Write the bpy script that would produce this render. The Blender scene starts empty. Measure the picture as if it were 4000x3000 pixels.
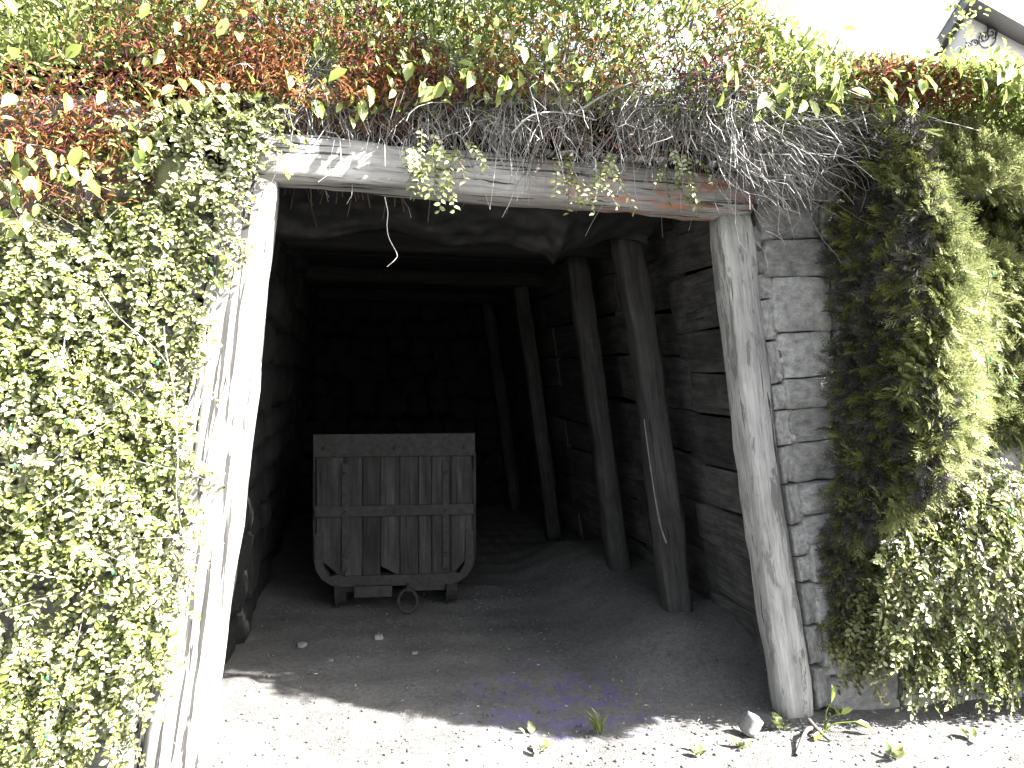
import bpy, math, random
import numpy as np
from mathutils import Vector, Matrix, Euler, noise as mnoise

random.seed(7)
rng = np.random.default_rng(11)
scene = bpy.context.scene
COL = scene.collection
R = math.radians

# ------------------------------------------------------------------ camera, sky, sun, exposure
YAW, PITCH, FPX = R(11.5), R(-0.55), 3100.0
CAM = np.array([0.0, -3.35, 1.6])
cam_data = bpy.data.cameras.new("camera")
cam_data.sensor_width = 36.0
cam_data.lens = 36.0 * FPX / 4000.0
cam_data.clip_start = 0.05
cam_data.clip_end = 2000.0
cam = bpy.data.objects.new("camera", cam_data)
cam.location = CAM
cam.rotation_euler = (R(90) + PITCH, 0, -YAW)
COL.objects.link(cam)
scene.camera = cam

SUN_TO = Vector((0.93, -0.60, 1.0)).normalized()          # towards the sun
sun_el = math.asin(SUN_TO.z)
sun_az = math.atan2(SUN_TO.x, SUN_TO.y)
world = bpy.data.worlds.new("World")
scene.world = world
world.use_nodes = True
wn = world.node_tree
for n in list(wn.nodes):
    wn.nodes.remove(n)
sky = wn.nodes.new("ShaderNodeTexSky")
sky.sky_type = 'NISHITA'
sky.sun_disc = False
sky.sun_elevation = sun_el
sky.sun_rotation = sun_az
sky.altitude = 200
sky.air_density = 1.0
sky.dust_density = 4.0
sky.ozone_density = 1.0
hsv = wn.nodes.new("ShaderNodeHueSaturation")
hsv.inputs['Saturation'].default_value = 0.3
bg = wn.nodes.new("ShaderNodeBackground")
bg.inputs['Strength'].default_value = 0.07
wo = wn.nodes.new("ShaderNodeOutputWorld")
wn.links.new(sky.outputs[0], hsv.inputs['Color'])
wn.links.new(hsv.outputs[0], bg.inputs[0])
wn.links.new(bg.outputs[0], wo.inputs[0])

sun_data = bpy.data.lights.new("sun", 'SUN')
sun_data.energy = 5.0
sun_data.angle = R(0.53)
sun_data.color = (1.0, 0.96, 0.9)
sun = bpy.data.objects.new("sun", sun_data)
sun.rotation_euler = (-SUN_TO).to_track_quat('-Z', 'Y').to_euler()
sun.location = (6, -4, 8)
COL.objects.link(sun)

scene.view_settings.view_transform = 'Standard'
scene.view_settings.look = 'None'
scene.view_settings.exposure = 3.5
scene.view_settings.gamma = 1.0
scene.view_settings.use_curve_mapping = False
scene.cycles.max_bounces = 8
scene.cycles.diffuse_bounces = 5
scene.cycles.transparent_max_bounces = 8

# ------------------------------------------------------------------ survey helper: photo pixel -> point on a vertical plane y=Y or level z
_rot = np.array(Euler((R(90) + PITCH, 0, -YAW)).to_matrix())


def ray(px, py):
    px = np.asarray(px, float); py = np.asarray(py, float)
    v = np.stack([(px - 2000) / FPX, -(py - 1500) / FPX, -np.ones_like(px)], -1)
    return v @ _rot.T


def P(px, py, Y=0.0):
    d = ray(px, py)
    t = (Y - CAM[1]) / d[..., 1]
    return CAM + d * np.asarray(t)[..., None]


def G(px, py, z=0.0):
    d = ray(px, py)
    t = (z - CAM[2]) / d[..., 2]
    return CAM + d * np.asarray(t)[..., None]


# ------------------------------------------------------------------ materials
def new_mat(name):
    m = bpy.data.materials.new(name)
    m.use_nodes = True
    nt = m.node_tree
    for n in list(nt.nodes):
        nt.nodes.remove(n)
    out = nt.nodes.new("ShaderNodeOutputMaterial")
    p = nt.nodes.new("ShaderNodeBsdfPrincipled")
    nt.links.new(p.outputs[0], out.inputs[0])
    return m, nt, p, out


def node(nt, kind, **kw):
    n = nt.nodes.new(kind)
    for k, v in kw.items():
        if k in n.inputs:
            n.inputs[k].default_value = v
        else:
            setattr(n, k, v)
    return n


def ramp(nt, src, stops):
    r = nt.nodes.new("ShaderNodeValToRGB")
    e = r.color_ramp.elements
    while len(e) < len(stops):
        e.new(0.5)
    for el, (pos, c) in zip(e, stops):
        el.position = pos
        el.color = (c, c, c, 1) if isinstance(c, (int, float)) else (*c, 1)
    nt.links.new(src, r.inputs[0])
    return r.outputs[0]


def mixc(nt, fac, a, b, mode='MIX'):
    m = nt.nodes.new("ShaderNodeMix")
    m.data_type = 'RGBA'
    m.blend_type = mode
    for sock, v in ((m.inputs[0], fac), (m.inputs[6], a), (m.inputs[7], b)):
        if hasattr(v, 'is_linked'):
            nt.links.new(v, sock)
        elif isinstance(v, (int, float)):
            sock.default_value = v if sock.type == 'VALUE' else (v, v, v, 1)
        else:
            sock.default_value = (*v, 1)
    return m.outputs[2]


def coords(nt, scale, per_object=True):
    tc = nt.nodes.new("ShaderNodeTexCoord")
    mp = nt.nodes.new("ShaderNodeMapping")
    mp.inputs['Scale'].default_value = scale
    nt.links.new(tc.outputs['Object'], mp.inputs['Vector'])
    if per_object:
        oi = nt.nodes.new("ShaderNodeObjectInfo")
        mul = nt.nodes.new("ShaderNodeMath"); mul.operation = 'MULTIPLY'; mul.inputs[1].default_value = 37.0
        nt.links.new(oi.outputs['Random'], mul.inputs[0])
        cb = nt.nodes.new("ShaderNodeCombineXYZ")
        for i in range(3):
            nt.links.new(mul.outputs[0], cb.inputs[i])
        nt.links.new(cb.outputs[0], mp.inputs['Location'])
    return mp.outputs[0]


def noise_tex(nt, vec, scale, detail=5, rough=0.6, dist=0.0):
    n = node(nt, "ShaderNodeTexNoise", Scale=scale, Detail=detail, Roughness=rough, Distortion=dist)
    nt.links.new(vec, n.inputs['Vector'])
    return n.outputs[0]


def bump(nt, p, h, strength, dist=0.01):
    b = node(nt, "ShaderNodeBump", Strength=strength, Distance=dist)
    nt.links.new(h, b.inputs['Height'])
    nt.links.new(b.outputs[0], p.inputs['Normal'])


def wood(name, dark, mid, light, stain=0.5, blotch=None, cracks=0.55, gs=1.0, zs=1.0, vary=1.0):
    m, nt, p, out = new_mat(name)
    long_v = coords(nt, (gs, gs, 0.06 * zs))
    g = noise_tex(nt, long_v, 26, 7, 0.7, 0.4)
    base = ramp(nt, g, [(0.28, dark), (0.5, mid), (0.72, light)])
    fine = noise_tex(nt, long_v, 95, 4, 0.6)
    base = mixc(nt, 0.55, base, ramp(nt, fine, [(0.3, 0.35), (0.6, 1.0)]), 'MULTIPLY')
    ck = noise_tex(nt, coords(nt, (gs, gs, 0.035 * zs)), 44, 3, 0.5, 0.8)
    ckr = ramp(nt, ck, [(cracks + 0.085, 1.0), (cracks + 0.11, 0.16)])
    base = mixc(nt, 1.0, base, ckr, 'MULTIPLY')
    v = coords(nt, (gs, gs, 0.45 * zs))
    st = noise_tex(nt, v, 6, 6, 0.65)
    base = mixc(nt, stain, base, ramp(nt, st, [(0.35, 0.42), (0.6, 1.0)]), 'MULTIPLY')
    if blotch is not None:
        bl = noise_tex(nt, coords(nt, (1, 1, 0.2)), 12, 10, 0.75, 0.3)
        br = ramp(nt, bl, [(0.54, 0.0), (0.565, 1.0)])
        base = mixc(nt, br, base, blotch, 'MIX')
    oi = nt.nodes.new('ShaderNodeObjectInfo')
    base = mixc(nt, 1.0, base, ramp(nt, oi.outputs['Random'], [(0, vary), (1, 1.0)]), 'MULTIPLY')
    nt.links.new(base, p.inputs['Base Color'])
    p.inputs['Roughness'].default_value = 0.85
    p.inputs['Specular IOR Level'].default_value = 0.25
    add = nt.nodes.new("ShaderNodeMath"); add.operation = 'ADD'
    nt.links.new(g, add.inputs[0]); nt.links.new(ckr, add.inputs[1])
    bump(nt, p, add.outputs[0], 0.55, 0.006)
    return m


def rock(name, dark, light, scale=9, moss=None, moss_amt=0.5, rough=0.95):
    m, nt, p, out = new_mat(name)
    v = coords(nt, (1, 1, 1))
    a = noise_tex(nt, v, scale, 8, 0.65)
    b = noise_tex(nt, v, scale * 7, 5, 0.7)
    base = ramp(nt, a, [(0.3, dark), (0.68, light)])
    base = mixc(nt, 0.6, base, ramp(nt, b, [(0.3, 0.45), (0.62, 1.0)]), 'MULTIPLY')
    oi = nt.nodes.new("ShaderNodeObjectInfo")
    base = mixc(nt, 1.0, base, ramp(nt, oi.outputs['Random'], [(0, 0.62), (1, 1.0)]), 'MULTIPLY')
    if moss is not None:
        c = noise_tex(nt, v, scale * 0.8, 8, 0.7, 0.4)
        base = mixc(nt, ramp(nt, c, [(1 - moss_amt - 0.05, 0.0), (1 - moss_amt + 0.07, 1.0)]), base, moss)
    nt.links.new(base, p.inputs['Base Color'])
    p.inputs['Roughness'].default_value = rough
    p.inputs['Specular IOR Level'].default_value = 0.2
    add = nt.nodes.new("ShaderNodeMath"); add.operation = 'ADD'
    nt.links.new(a, add.inputs[0]); nt.links.new(b, add.inputs[1])
    bump(nt, p, add.outputs[0], 0.7, 0.012)
    return m


def leafy(name, stops, rough=0.4, trans=0.3, spec=0.5, single=False):
    m, nt, p, out = new_mat(name)
    if single:
        src = nt.nodes.new("ShaderNodeObjectInfo").outputs['Random']
    else:
        src = node(nt, "ShaderNodeAttribute", attribute_name="tint").outputs['Fac']
    col = ramp(nt, src, stops)
    nt.links.new(col, p.inputs['Base Color'])
    p.inputs['Roughness'].default_value = rough
    p.inputs['Specular IOR Level'].default_value = spec
    tr = nt.nodes.new("ShaderNodeBsdfTranslucent")
    br = node(nt, "ShaderNodeBrightContrast", Bright=0.02)
    nt.links.new(col, br.inputs[0])
    nt.links.new(br.outputs[0], tr.inputs[0])
    mx = nt.nodes.new("ShaderNodeMixShader")
    mx.inputs[0].default_value = trans
    nt.links.new(p.outputs[0], mx.inputs[1])
    nt.links.new(tr.outputs[0], mx.inputs[2])
    nt.links.new(mx.outputs[0], out.inputs[0])
    return m


def plain(name, c, rough=0.6, metal=0.0, spec=0.5, var=0.0, scale=20):
    m, nt, p, out = new_mat(name)
    if var:
        v = coords(nt, (1, 1, 1))
        n = noise_tex(nt, v, scale, 6, 0.65)
        lo = tuple(x * (1 - var) for x in c)
        nt.links.new(ramp(nt, n, [(0.35, lo), (0.65, c)]), p.inputs['Base Color'])
        bump(nt, p, n, 0.3, 0.004)
    else:
        p.inputs['Base Color'].default_value = (*c, 1)
    p.inputs['Roughness'].default_value = rough
    p.inputs['Metallic'].default_value = metal
    p.inputs['Specular IOR Level'].default_value = spec
    return m


M = {}
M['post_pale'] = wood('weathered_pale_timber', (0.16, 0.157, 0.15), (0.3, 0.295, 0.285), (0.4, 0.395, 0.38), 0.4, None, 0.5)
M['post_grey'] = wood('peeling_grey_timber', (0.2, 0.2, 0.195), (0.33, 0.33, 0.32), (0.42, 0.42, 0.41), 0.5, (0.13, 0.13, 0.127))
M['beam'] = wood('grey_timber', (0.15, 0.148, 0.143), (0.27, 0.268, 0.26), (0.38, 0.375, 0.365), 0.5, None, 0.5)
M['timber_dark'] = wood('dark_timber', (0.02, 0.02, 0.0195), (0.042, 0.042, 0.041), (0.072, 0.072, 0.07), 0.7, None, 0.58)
_nt = M['beam'].node_tree
_p = next(n for n in _nt.nodes if n.type == 'BSDF_PRINCIPLED')
_old = _p.inputs['Base Color'].links[0].from_socket
_tc = _nt.nodes.new('ShaderNodeTexCoord'); _sx = _nt.nodes.new('ShaderNodeSeparateXYZ')
_nt.links.new(_tc.outputs['Object'], _sx.inputs[0])
_mr = node(_nt, 'ShaderNodeMapRange'); _mr.inputs[1].default_value = 1.1; _mr.inputs[2].default_value = 1.6
_nt.links.new(_sx.outputs[2], _mr.inputs[0])
_st = ramp(_nt, noise_tex(_nt, coords(_nt, (1, 1, 0.22)), 14, 6, 0.7), [(0.5, 0.0), (0.58, 0.8)])
_nt.links.new(mixc(_nt, mixc(_nt, 1.0, _st, _mr.outputs[0], 'MULTIPLY'), _old, (0.27, 0.11, 0.07)), _p.inputs['Base Color'])
M['timber_shade'] = wood('shade_dark_timber', (0.006, 0.006, 0.006), (0.014, 0.014, 0.0135), (0.024, 0.024, 0.023), 0.7, None, 0.58)  # darker copy of the dark timber; roof shade put into the colour
M['plank_shade'] = wood('shade_dark_plank', (0.006, 0.006, 0.006), (0.013, 0.013, 0.0125), (0.022, 0.022, 0.021), 0.95, None, 0.6, 0.3, 2.0)  # plank copy darkened in colour to stand for shade under the roof
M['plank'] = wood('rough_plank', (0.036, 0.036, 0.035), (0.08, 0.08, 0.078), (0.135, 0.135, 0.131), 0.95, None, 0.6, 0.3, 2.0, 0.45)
M['cart_wood'] = wood('cart_plank', (0.022, 0.022, 0.0215), (0.045, 0.045, 0.044), (0.09, 0.09, 0.087), 1.0, None, 0.6, 1.0, 1.0, 0.5)
M['iron'] = plain('rusty_iron', (0.03, 0.0295, 0.029), 0.75, 0.1, 0.3, 0.6, 30)
M['iron_black'] = plain('black_iron', (0.02, 0.02, 0.021), 0.55, 0.3)
M['block'] = rock('grey_stone_block', (0.2, 0.2, 0.195), (0.52, 0.52, 0.51), 6, (0.16, 0.17, 0.07), 0.25)
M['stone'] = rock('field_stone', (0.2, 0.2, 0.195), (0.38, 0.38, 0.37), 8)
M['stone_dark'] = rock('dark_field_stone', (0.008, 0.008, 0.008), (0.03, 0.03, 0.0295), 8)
M['stone_moss'] = rock('mossy_stone', (0.13, 0.135, 0.1), (0.26, 0.27, 0.19), 12, (0.13, 0.15, 0.055), 0.5)
M['liner'] = plain('black_plastic_liner', (0.016, 0.016, 0.0165), 0.62, 0, 0.25, 0.6, 11)
M['twig'] = leafy('bare_grey_twig', [(0, (0.08, 0.077, 0.073)), (0.5, (0.22, 0.215, 0.207)), (1, (0.42, 0.41, 0.395))], 0.75, 0.0, 0.3)
M['stem'] = plain('brown_stem', (0.11, 0.09, 0.07), 0.8, 0, 0.2, 0.4)
M['small_leaf'] = leafy('small_glossy_leaf', [(0, (0.04, 0.052, 0.010)), (0.4, (0.1, 0.125, 0.026)), (0.72, (0.165, 0.19, 0.062)), (1, (0.3, 0.315, 0.19))], 0.33, 0.22, 0.6)
M['small_leaf_one'] = leafy('small_glossy_leaf_single', [(0, (0.07, 0.09, 0.02)), (0.6, (0.14, 0.17, 0.045)), (1, (0.28, 0.3, 0.16))], 0.33, 0.22, 0.6, True)
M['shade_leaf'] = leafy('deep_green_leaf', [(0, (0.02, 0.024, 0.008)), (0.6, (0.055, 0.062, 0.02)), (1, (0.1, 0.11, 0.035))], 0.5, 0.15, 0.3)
M['big_leaf'] = leafy('large_oval_leaf', [(0, (0.09, 0.125, 0.02)), (0.5, (0.16, 0.21, 0.04)), (1, (0.26, 0.3, 0.1))], 0.34, 0.35, 0.5, True)
M['big_leaf_mass'] = leafy('large_oval_leaf_mass', [(0, (0.09, 0.125, 0.02)), (0.5, (0.16, 0.21, 0.04)), (1, (0.26, 0.3, 0.1))], 0.34, 0.35, 0.5)
M['dead_shade_spray'] = leafy('dead_shade_juniper_spray', [(0, (0.03, 0.029, 0.027)), (0.6, (0.07, 0.068, 0.062)), (0.75, (0.08, 0.088, 0.022)), (1, (0.13, 0.145, 0.035))], 0.75, 0.05, 0.15)  # dead inner growth; the flank's shade is also put into its colour
M['light_leaf'] = leafy('light_green_leaf', [(0, (0.08, 0.105, 0.02)), (0.5, (0.17, 0.21, 0.05)), (1, (0.28, 0.315, 0.12))], 0.42, 0.35, 0.45)
M['juniper'] = leafy('juniper_needle', [(0, (0.07, 0.085, 0.02)), (0.5, (0.17, 0.192, 0.07)), (1, (0.31, 0.33, 0.16))], 0.5, 0.38, 0.4)
M['dead'] = leafy('withered_leaf', [(0, (0.05, 0.015, 0.028)), (0.18, (0.12, 0.03, 0.06)), (0.36, (0.15, 0.055, 0.02)), (0.8, (0.25, 0.1, 0.035)), (1, (0.38, 0.2, 0.1))], 0.7, 0.25, 0.2)
M['roof'] = plain('pale_roof_tile', (0.5, 0.49, 0.48), 0.7, 0, 0.3, 0.25, 14)
M['stucco'] = plain('pale_grey_stucco', (0.5, 0.5, 0.49), 0.9, 0, 0.2, 0.08, 30)
M['fascia'] = plain('dark_eave_board', (0.07, 0.07, 0.072), 0.6, 0, 0.3, 0.3)
M['bulb_green'] = plain('green_glass_bulb', (0.02, 0.2, 0.07), 0.15, 0, 0.7)
M['bulb_cyan'] = plain('turquoise_glass_bulb', (0.05, 0.4, 0.35), 0.15, 0, 0.7)
M['wire_pale'] = plain('pale_wire', (0.5, 0.5, 0.48), 0.5)
M['root'] = plain('dry_root', (0.42, 0.41, 0.39), 0.8, 0, 0.2, 0.3)
M['root_mid'] = plain('grey_branch', (0.2, 0.195, 0.187), 0.8, 0, 0.2, 0.4)
M['root_dark'] = plain('dark_stick', (0.1, 0.095, 0.09), 0.8, 0, 0.2, 0.3)


def ground_mat():
    m, nt, p, out = new_mat('pale_gravel_dirt')
    v = coords(nt, (1, 1, 1), False)
    a = noise_tex(nt, v, 2.2, 6, 0.6)
    b = noise_tex(nt, v, 38, 8, 0.75)
    c = noise_tex(nt, v, 150, 3, 0.6)
    base = ramp(nt, a, [(0.3, (0.1, 0.099, 0.097)), (0.7, (0.16, 0.158, 0.155))])
    base = mixc(nt, 0.75, base, ramp(nt, b, [(0.3, 0.4), (0.6, 1.0)]), 'MULTIPLY')
    base = mixc(nt, 0.5, base, ramp(nt, c, [(0.33, 0.3), (0.5, 1.0)]), 'MULTIPLY')
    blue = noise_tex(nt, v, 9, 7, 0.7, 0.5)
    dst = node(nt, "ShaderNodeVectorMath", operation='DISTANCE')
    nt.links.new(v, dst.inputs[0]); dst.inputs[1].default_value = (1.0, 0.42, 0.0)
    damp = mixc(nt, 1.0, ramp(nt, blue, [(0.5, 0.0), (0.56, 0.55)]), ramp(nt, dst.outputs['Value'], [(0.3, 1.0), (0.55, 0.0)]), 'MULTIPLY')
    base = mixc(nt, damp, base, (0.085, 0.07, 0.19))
    nt.links.new(base, p.inputs['Base Color'])
    p.inputs['Roughness'].default_value = 0.97
    p.inputs['Specular IOR Level'].default_value = 0.15
    add = nt.nodes.new("ShaderNodeMath"); add.operation = 'ADD'
    nt.links.new(b, add.inputs[0]); nt.links.new(c, add.inputs[1])
    bump(nt, p, add.outputs[0], 0.8, 0.012)
    return m


M['ground'] = ground_mat()
M['soil'] = rock('dark_soil', (0.008, 0.0075, 0.0065), (0.022, 0.0205, 0.018), 14)


# ------------------------------------------------------------------ object helpers
def link(o, parent=None):
    COL.objects.link(o)
    if parent is not None:
        o.parent = parent
    return o


def mesh_obj(name, verts, faces, mat, parent=None, smooth=False, mats=None):
    me = bpy.data.meshes.new(name)
    me.from_pydata([tuple(v) for v in verts], [], [tuple(f) for f in faces])
    me.materials.append(mat)
    if smooth:
        me.polygons.foreach_set('use_smooth', [True] * len(me.polygons))
    me.update()
    return link(bpy.data.objects.new(name, me), parent)


def np_mesh(name, V, F, mat, parent=None, tint=None, smooth=False):
    """V (n,3), F (m,k) with one k; tint per vertex."""
    me = bpy.data.meshes.new(name)
    V = np.ascontiguousarray(V, dtype=np.float32)
    F = np.ascontiguousarray(F, dtype=np.int32)
    m, k = F.shape
    me.vertices.add(len(V))
    me.vertices.foreach_set('co', V.ravel())
    me.loops.add(m * k)
    me.loops.foreach_set('vertex_index', F.ravel())
    me.polygons.add(m)
    me.polygons.foreach_set('loop_start', np.arange(0, m * k, k, dtype=np.int32))
    if smooth:
        me.polygons.foreach_set('use_smooth', np.ones(m, dtype=bool))
    me.update(calc_edges=True)
    if tint is not None:
        at = me.attributes.new('tint', 'FLOAT', 'POINT')
        at.data.foreach_set('value', np.ascontiguousarray(tint, dtype=np.float32))
    me.materials.append(mat)
    return link(bpy.data.objects.new(name, me), parent)


def tag(o, label=None, cat=None, group=None, kind=None):
    if label: o['label'] = label
    if cat: o['category'] = cat
    if group: o['group'] = group
    if kind: o['kind'] = kind
    return o


def thing(name, loc, label, cat, group=None, rot=(0, 0, 0)):
    o = bpy.data.objects.new(name, None)
    o.empty_display_size = 0.1
    o.location = loc
    o.rotation_euler = rot
    link(o)
    return tag(o, label, cat, group)


SUN_N = np.array(SUN_TO)


def unit(a):
    return a / np.maximum(np.linalg.norm(a, axis=-1, keepdims=True), 1e-9)


# leaf templates: x = width, y = length, z = up
LEAF6_V = np.array([[0, 0, 0], [-.40, .28, .10], [.40, .28, .10], [0, .34, -.02], [-.42, .66, .09], [.42, .66, .09], [0, .7, -.04], [0, 1, -.10]])
LEAF6_F = np.array([[0, 2, 3], [0, 3, 1], [3, 2, 5], [3, 5, 6], [1, 3, 6], [1, 6, 4], [6, 5, 7], [6, 7, 4]])
LEAF4_V = np.array([[0, 0, 0], [-.42, .45, .08], [.42, .45, .08], [0, .5, -.03], [0, 1, -.08]])
LEAF4_F = np.array([[0, 2, 3], [0, 3, 1], [3, 2, 4], [1, 3, 4]])


def make_leaves(pos, tip, nrm, length, width, tv=LEAF6_V, tf=LEAF6_F, tint=None):
    """merged leaf geometry -> V, F, tint per vertex"""
    n = len(pos)
    t = unit(tip)
    nn = nrm - (nrm * t).sum(-1, keepdims=True) * t
    nn = unit(nn)
    x = np.cross(t, nn)
    L = np.broadcast_to(length, n)[:, None, None]
    W = np.broadcast_to(width, n)[:, None, None]
    V = pos[:, None, :] + tv[None, :, 0:1] * W * x[:, None, :] + tv[None, :, 1:2] * L * t[:, None, :] + tv[None, :, 2:3] * L * nn[:, None, :]
    F = tf[None] + (np.arange(n) * len(tv))[:, None, None]
    if tint is None:
        tint = rng.random(n)
    return V.reshape(-1, 3), F.reshape(-1, tf.shape[1]), np.repeat(tint, len(tv))


def tubes(lines, r0, r1, tint=None, sides=3):
    """lines (n,s,3) -> tapered tubes"""
    n, s, _ = lines.shape
    d = unit(np.gradient(lines, axis=1))
    up = np.tile(np.array([0.31, 0.77, 0.55]), (n, s, 1))
    a = unit(np.cross(d, up)); b = np.cross(d, a)
    r0 = np.broadcast_to(r0, n)[:, None]; r1 = np.broadcast_to(r1, n)[:, None]
    rad = r0 + (r1 - r0) * np.linspace(0, 1, s)[None]
    ang = np.arange(sides) * 2 * math.pi / sides
    V = lines[:, :, None, :] + rad[:, :, None, None] * (np.cos(ang)[None, None, :, None] * a[:, :, None, :] + np.sin(ang)[None, None, :, None] * b[:, :, None, :])
    i = np.arange(s - 1)[:, None]; j = np.arange(sides)[None]
    j2 = (j + 1) % sides
    f = np.stack([i * sides + j, i * sides + j2, (i + 1) * sides + j2, (i + 1) * sides + j], -1).reshape(-1, 4)
    F = f[None] + (np.arange(n) * s * sides)[:, None, None]
    if tint is None:
        tint = rng.random(n)
    return V.reshape(-1, 3), F.reshape(-1, 4), np.repeat(tint, s * sides)


def curve_line(pts, n=14):
    pts = np.asarray(pts, float)
    t = np.linspace(0, len(pts) - 1, n)
    out = []
    for u in t:
        i = min(int(u), len(pts) - 2); f = u - i
        p0 = pts[max(i - 1, 0)]; p1 = pts[i]; p2 = pts[i + 1]; p3 = pts[min(i + 2, len(pts) - 1)]
        out.append(0.5 * ((2 * p1) + (-p0 + p2) * f + (2 * p0 - 5 * p1 + 4 * p2 - p3) * f * f + (-p0 + 3 * p1 - 3 * p2 + p3) * f ** 3))
    return np.array(out)


def tube_obj(name, pts, r0, r1, mat, parent=None, n=16, sides=6):
    V, F, _ = tubes(curve_line(pts, n)[None], r0, r1, np.zeros(1), sides)
    return np_mesh(name, V, F, mat, parent, smooth=True)


def field(x, y, z, s, seed=0):
    """smooth pseudo noise in about -1..1"""
    r = np.random.default_rng(seed)
    out = 0
    for k in range(7):
        d = r.normal(size=3); d /= np.linalg.norm(d)
        w = s * (0.7 + 1.1 * r.random())
        out = out + np.sin(w * (d[0] * x + d[1] * y + d[2] * z) + r.random() * 6.28)
    return out / 3.2


def in_poly(x, y, poly):
    inside = np.zeros(len(x), bool)
    n = len(poly)
    for i in range(n):
        x1, y1 = poly[i]; x2, y2 = poly[(i + 1) % n]
        c = ((y1 > y) != (y2 > y)) & (x < (x2 - x1) * (y - y1) / (y2 - y1 + 1e-12) + x1)
        inside ^= c
    return inside


def sample_poly(poly, n):
    poly = np.asarray(poly, float)
    lo, hi = poly.min(0), poly.max(0)
    xs = []
    while sum(len(a) for a in xs) < n:
        q = lo + (hi - lo) * rng.random((n * 2, 2))
        xs.append(q[in_poly(q[:, 0], q[:, 1], poly)])
    return np.concatenate(xs)[:n]


def jitter(v, amt):
    return v + rng.normal(size=v.shape) * amt


# ------------------------------------------------------------------ SETTING: ground
def smooth(a, b, x):
    t = np.clip((x - a) / (b - a), 0, 1)
    return t * t * (3 - 2 * t)


def ground_h(x, y):
    h = 0.012 * field(x, y, 0 * x, 3.0, 3) + 0.007 * field(x, y, 0 * x, 11.0, 4) + 0.004 * field(x, y, 0 * x, 34.0, 5)
    h = h + 0.20 * smooth(1.25, 1.9, x) * smooth(0.25, 1.0, y) * (1 - smooth(3.0, 4.2, y)) * (x < 4)
    far = smooth(8, 40, np.hypot(x, y))
    return h * (1 - far)


def axis(lo, hi, step, far):
    a = np.arange(lo, hi + 1e-6, step)
    g = np.geomspace(step * 2, far, 26)
    return np.concatenate([lo - g[::-1], a, hi + g])


gx = axis(-2.2, 4.2, 0.04, 320); gy = axis(-3.2, 6.4, 0.045, 320)
XX, YY = np.meshgrid(gx, gy, indexing='ij')
ZZ = ground_h(XX, YY)
V = np.stack([XX, YY, ZZ], -1).reshape(-1, 3)
ny = len(gy)
i, j = np.meshgrid(np.arange(len(gx) - 1), np.arange(ny - 1), indexing='ij')
F = np.stack([i * ny + j, (i + 1) * ny + j, (i + 1) * ny + j + 1, i * ny + j + 1], -1).reshape(-1, 4)
tag(np_mesh('ground', V, F, M['ground'], smooth=True), 'pale gravelly dirt ground running from the sunlit front into the dark mine tunnel', kind='structure')


def boxes(name, lst, mat, parent=None):
    vs, fs = [], []
    for (x0, x1, y0, y1, z0, z1) in lst:
        b = len(vs)
        vs += [(x0, y0, z0), (x1, y0, z0), (x1, y1, z0), (x0, y1, z0), (x0, y0, z1), (x1, y0, z1), (x1, y1, z1), (x0, y1, z1)]
        fs += [tuple(b + q for q in f) for f in ((0, 3, 2, 1), (4, 5, 6, 7), (0, 1, 5, 4), (1, 2, 6, 5), (2, 3, 7, 6), (3, 0, 4, 7))]
    return mesh_obj(name, vs, fs, mat, parent)


# the bank over and around the tunnel (left, right, roof and back masses, butted)
bank = boxes('earth_bank', [(-14, -0.96, 0.32, 9.0, -0.3, 2.78), (2.36, 18, 0.32, 9.0, -0.3, 2.74),
                            (-0.96, 2.36, 0.26, 6.95, 2.80, 2.95), (-0.96, 2.36, 6.95, 9.0, -0.3, 2.76)], M['soil'])
tag(bank, 'dark soil bank piled around and over the tunnel', kind='structure')

# rolling top of the bank
tx = np.concatenate([np.linspace(-14, -3, 16), np.linspace(-2.8, 4.5, 70), np.linspace(5, 18, 14)]); ty = np.concatenate([np.linspace(0.1, 2.4, 28), np.linspace(2.6, 9.2, 16)])
TX, TY = np.meshgrid(tx, ty, indexing='ij')
TZ = 2.84 + 0.14 * smooth(0.1, 0.9, TY) + 0.25 * smooth(0.5, 3.5, TY) + 0.75 * smooth(0.5, 1.9, TY) * smooth(1.5, 0.7, TX) + 0.05 * field(TX, TY, TX * 0, 2.0, 9) - 0.20 * smooth(1.2, 2.6, TX) * smooth(0.4, 2.0, TY)
V = np.stack([TX, TY, TZ], -1).reshape(-1, 3)
n2 = len(ty)
i, j = np.meshgrid(np.arange(len(tx) - 1), np.arange(n2 - 1), indexing='ij')
F = np.stack([i * n2 + j, (i + 1) * n2 + j, (i + 1) * n2 + j + 1, i * n2 + j + 1], -1).reshape(-1, 4)
tag(np_mesh('hillside', V, F, M['soil'], smooth=True), 'planted top of the soil bank over the tunnel', kind='structure')


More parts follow.
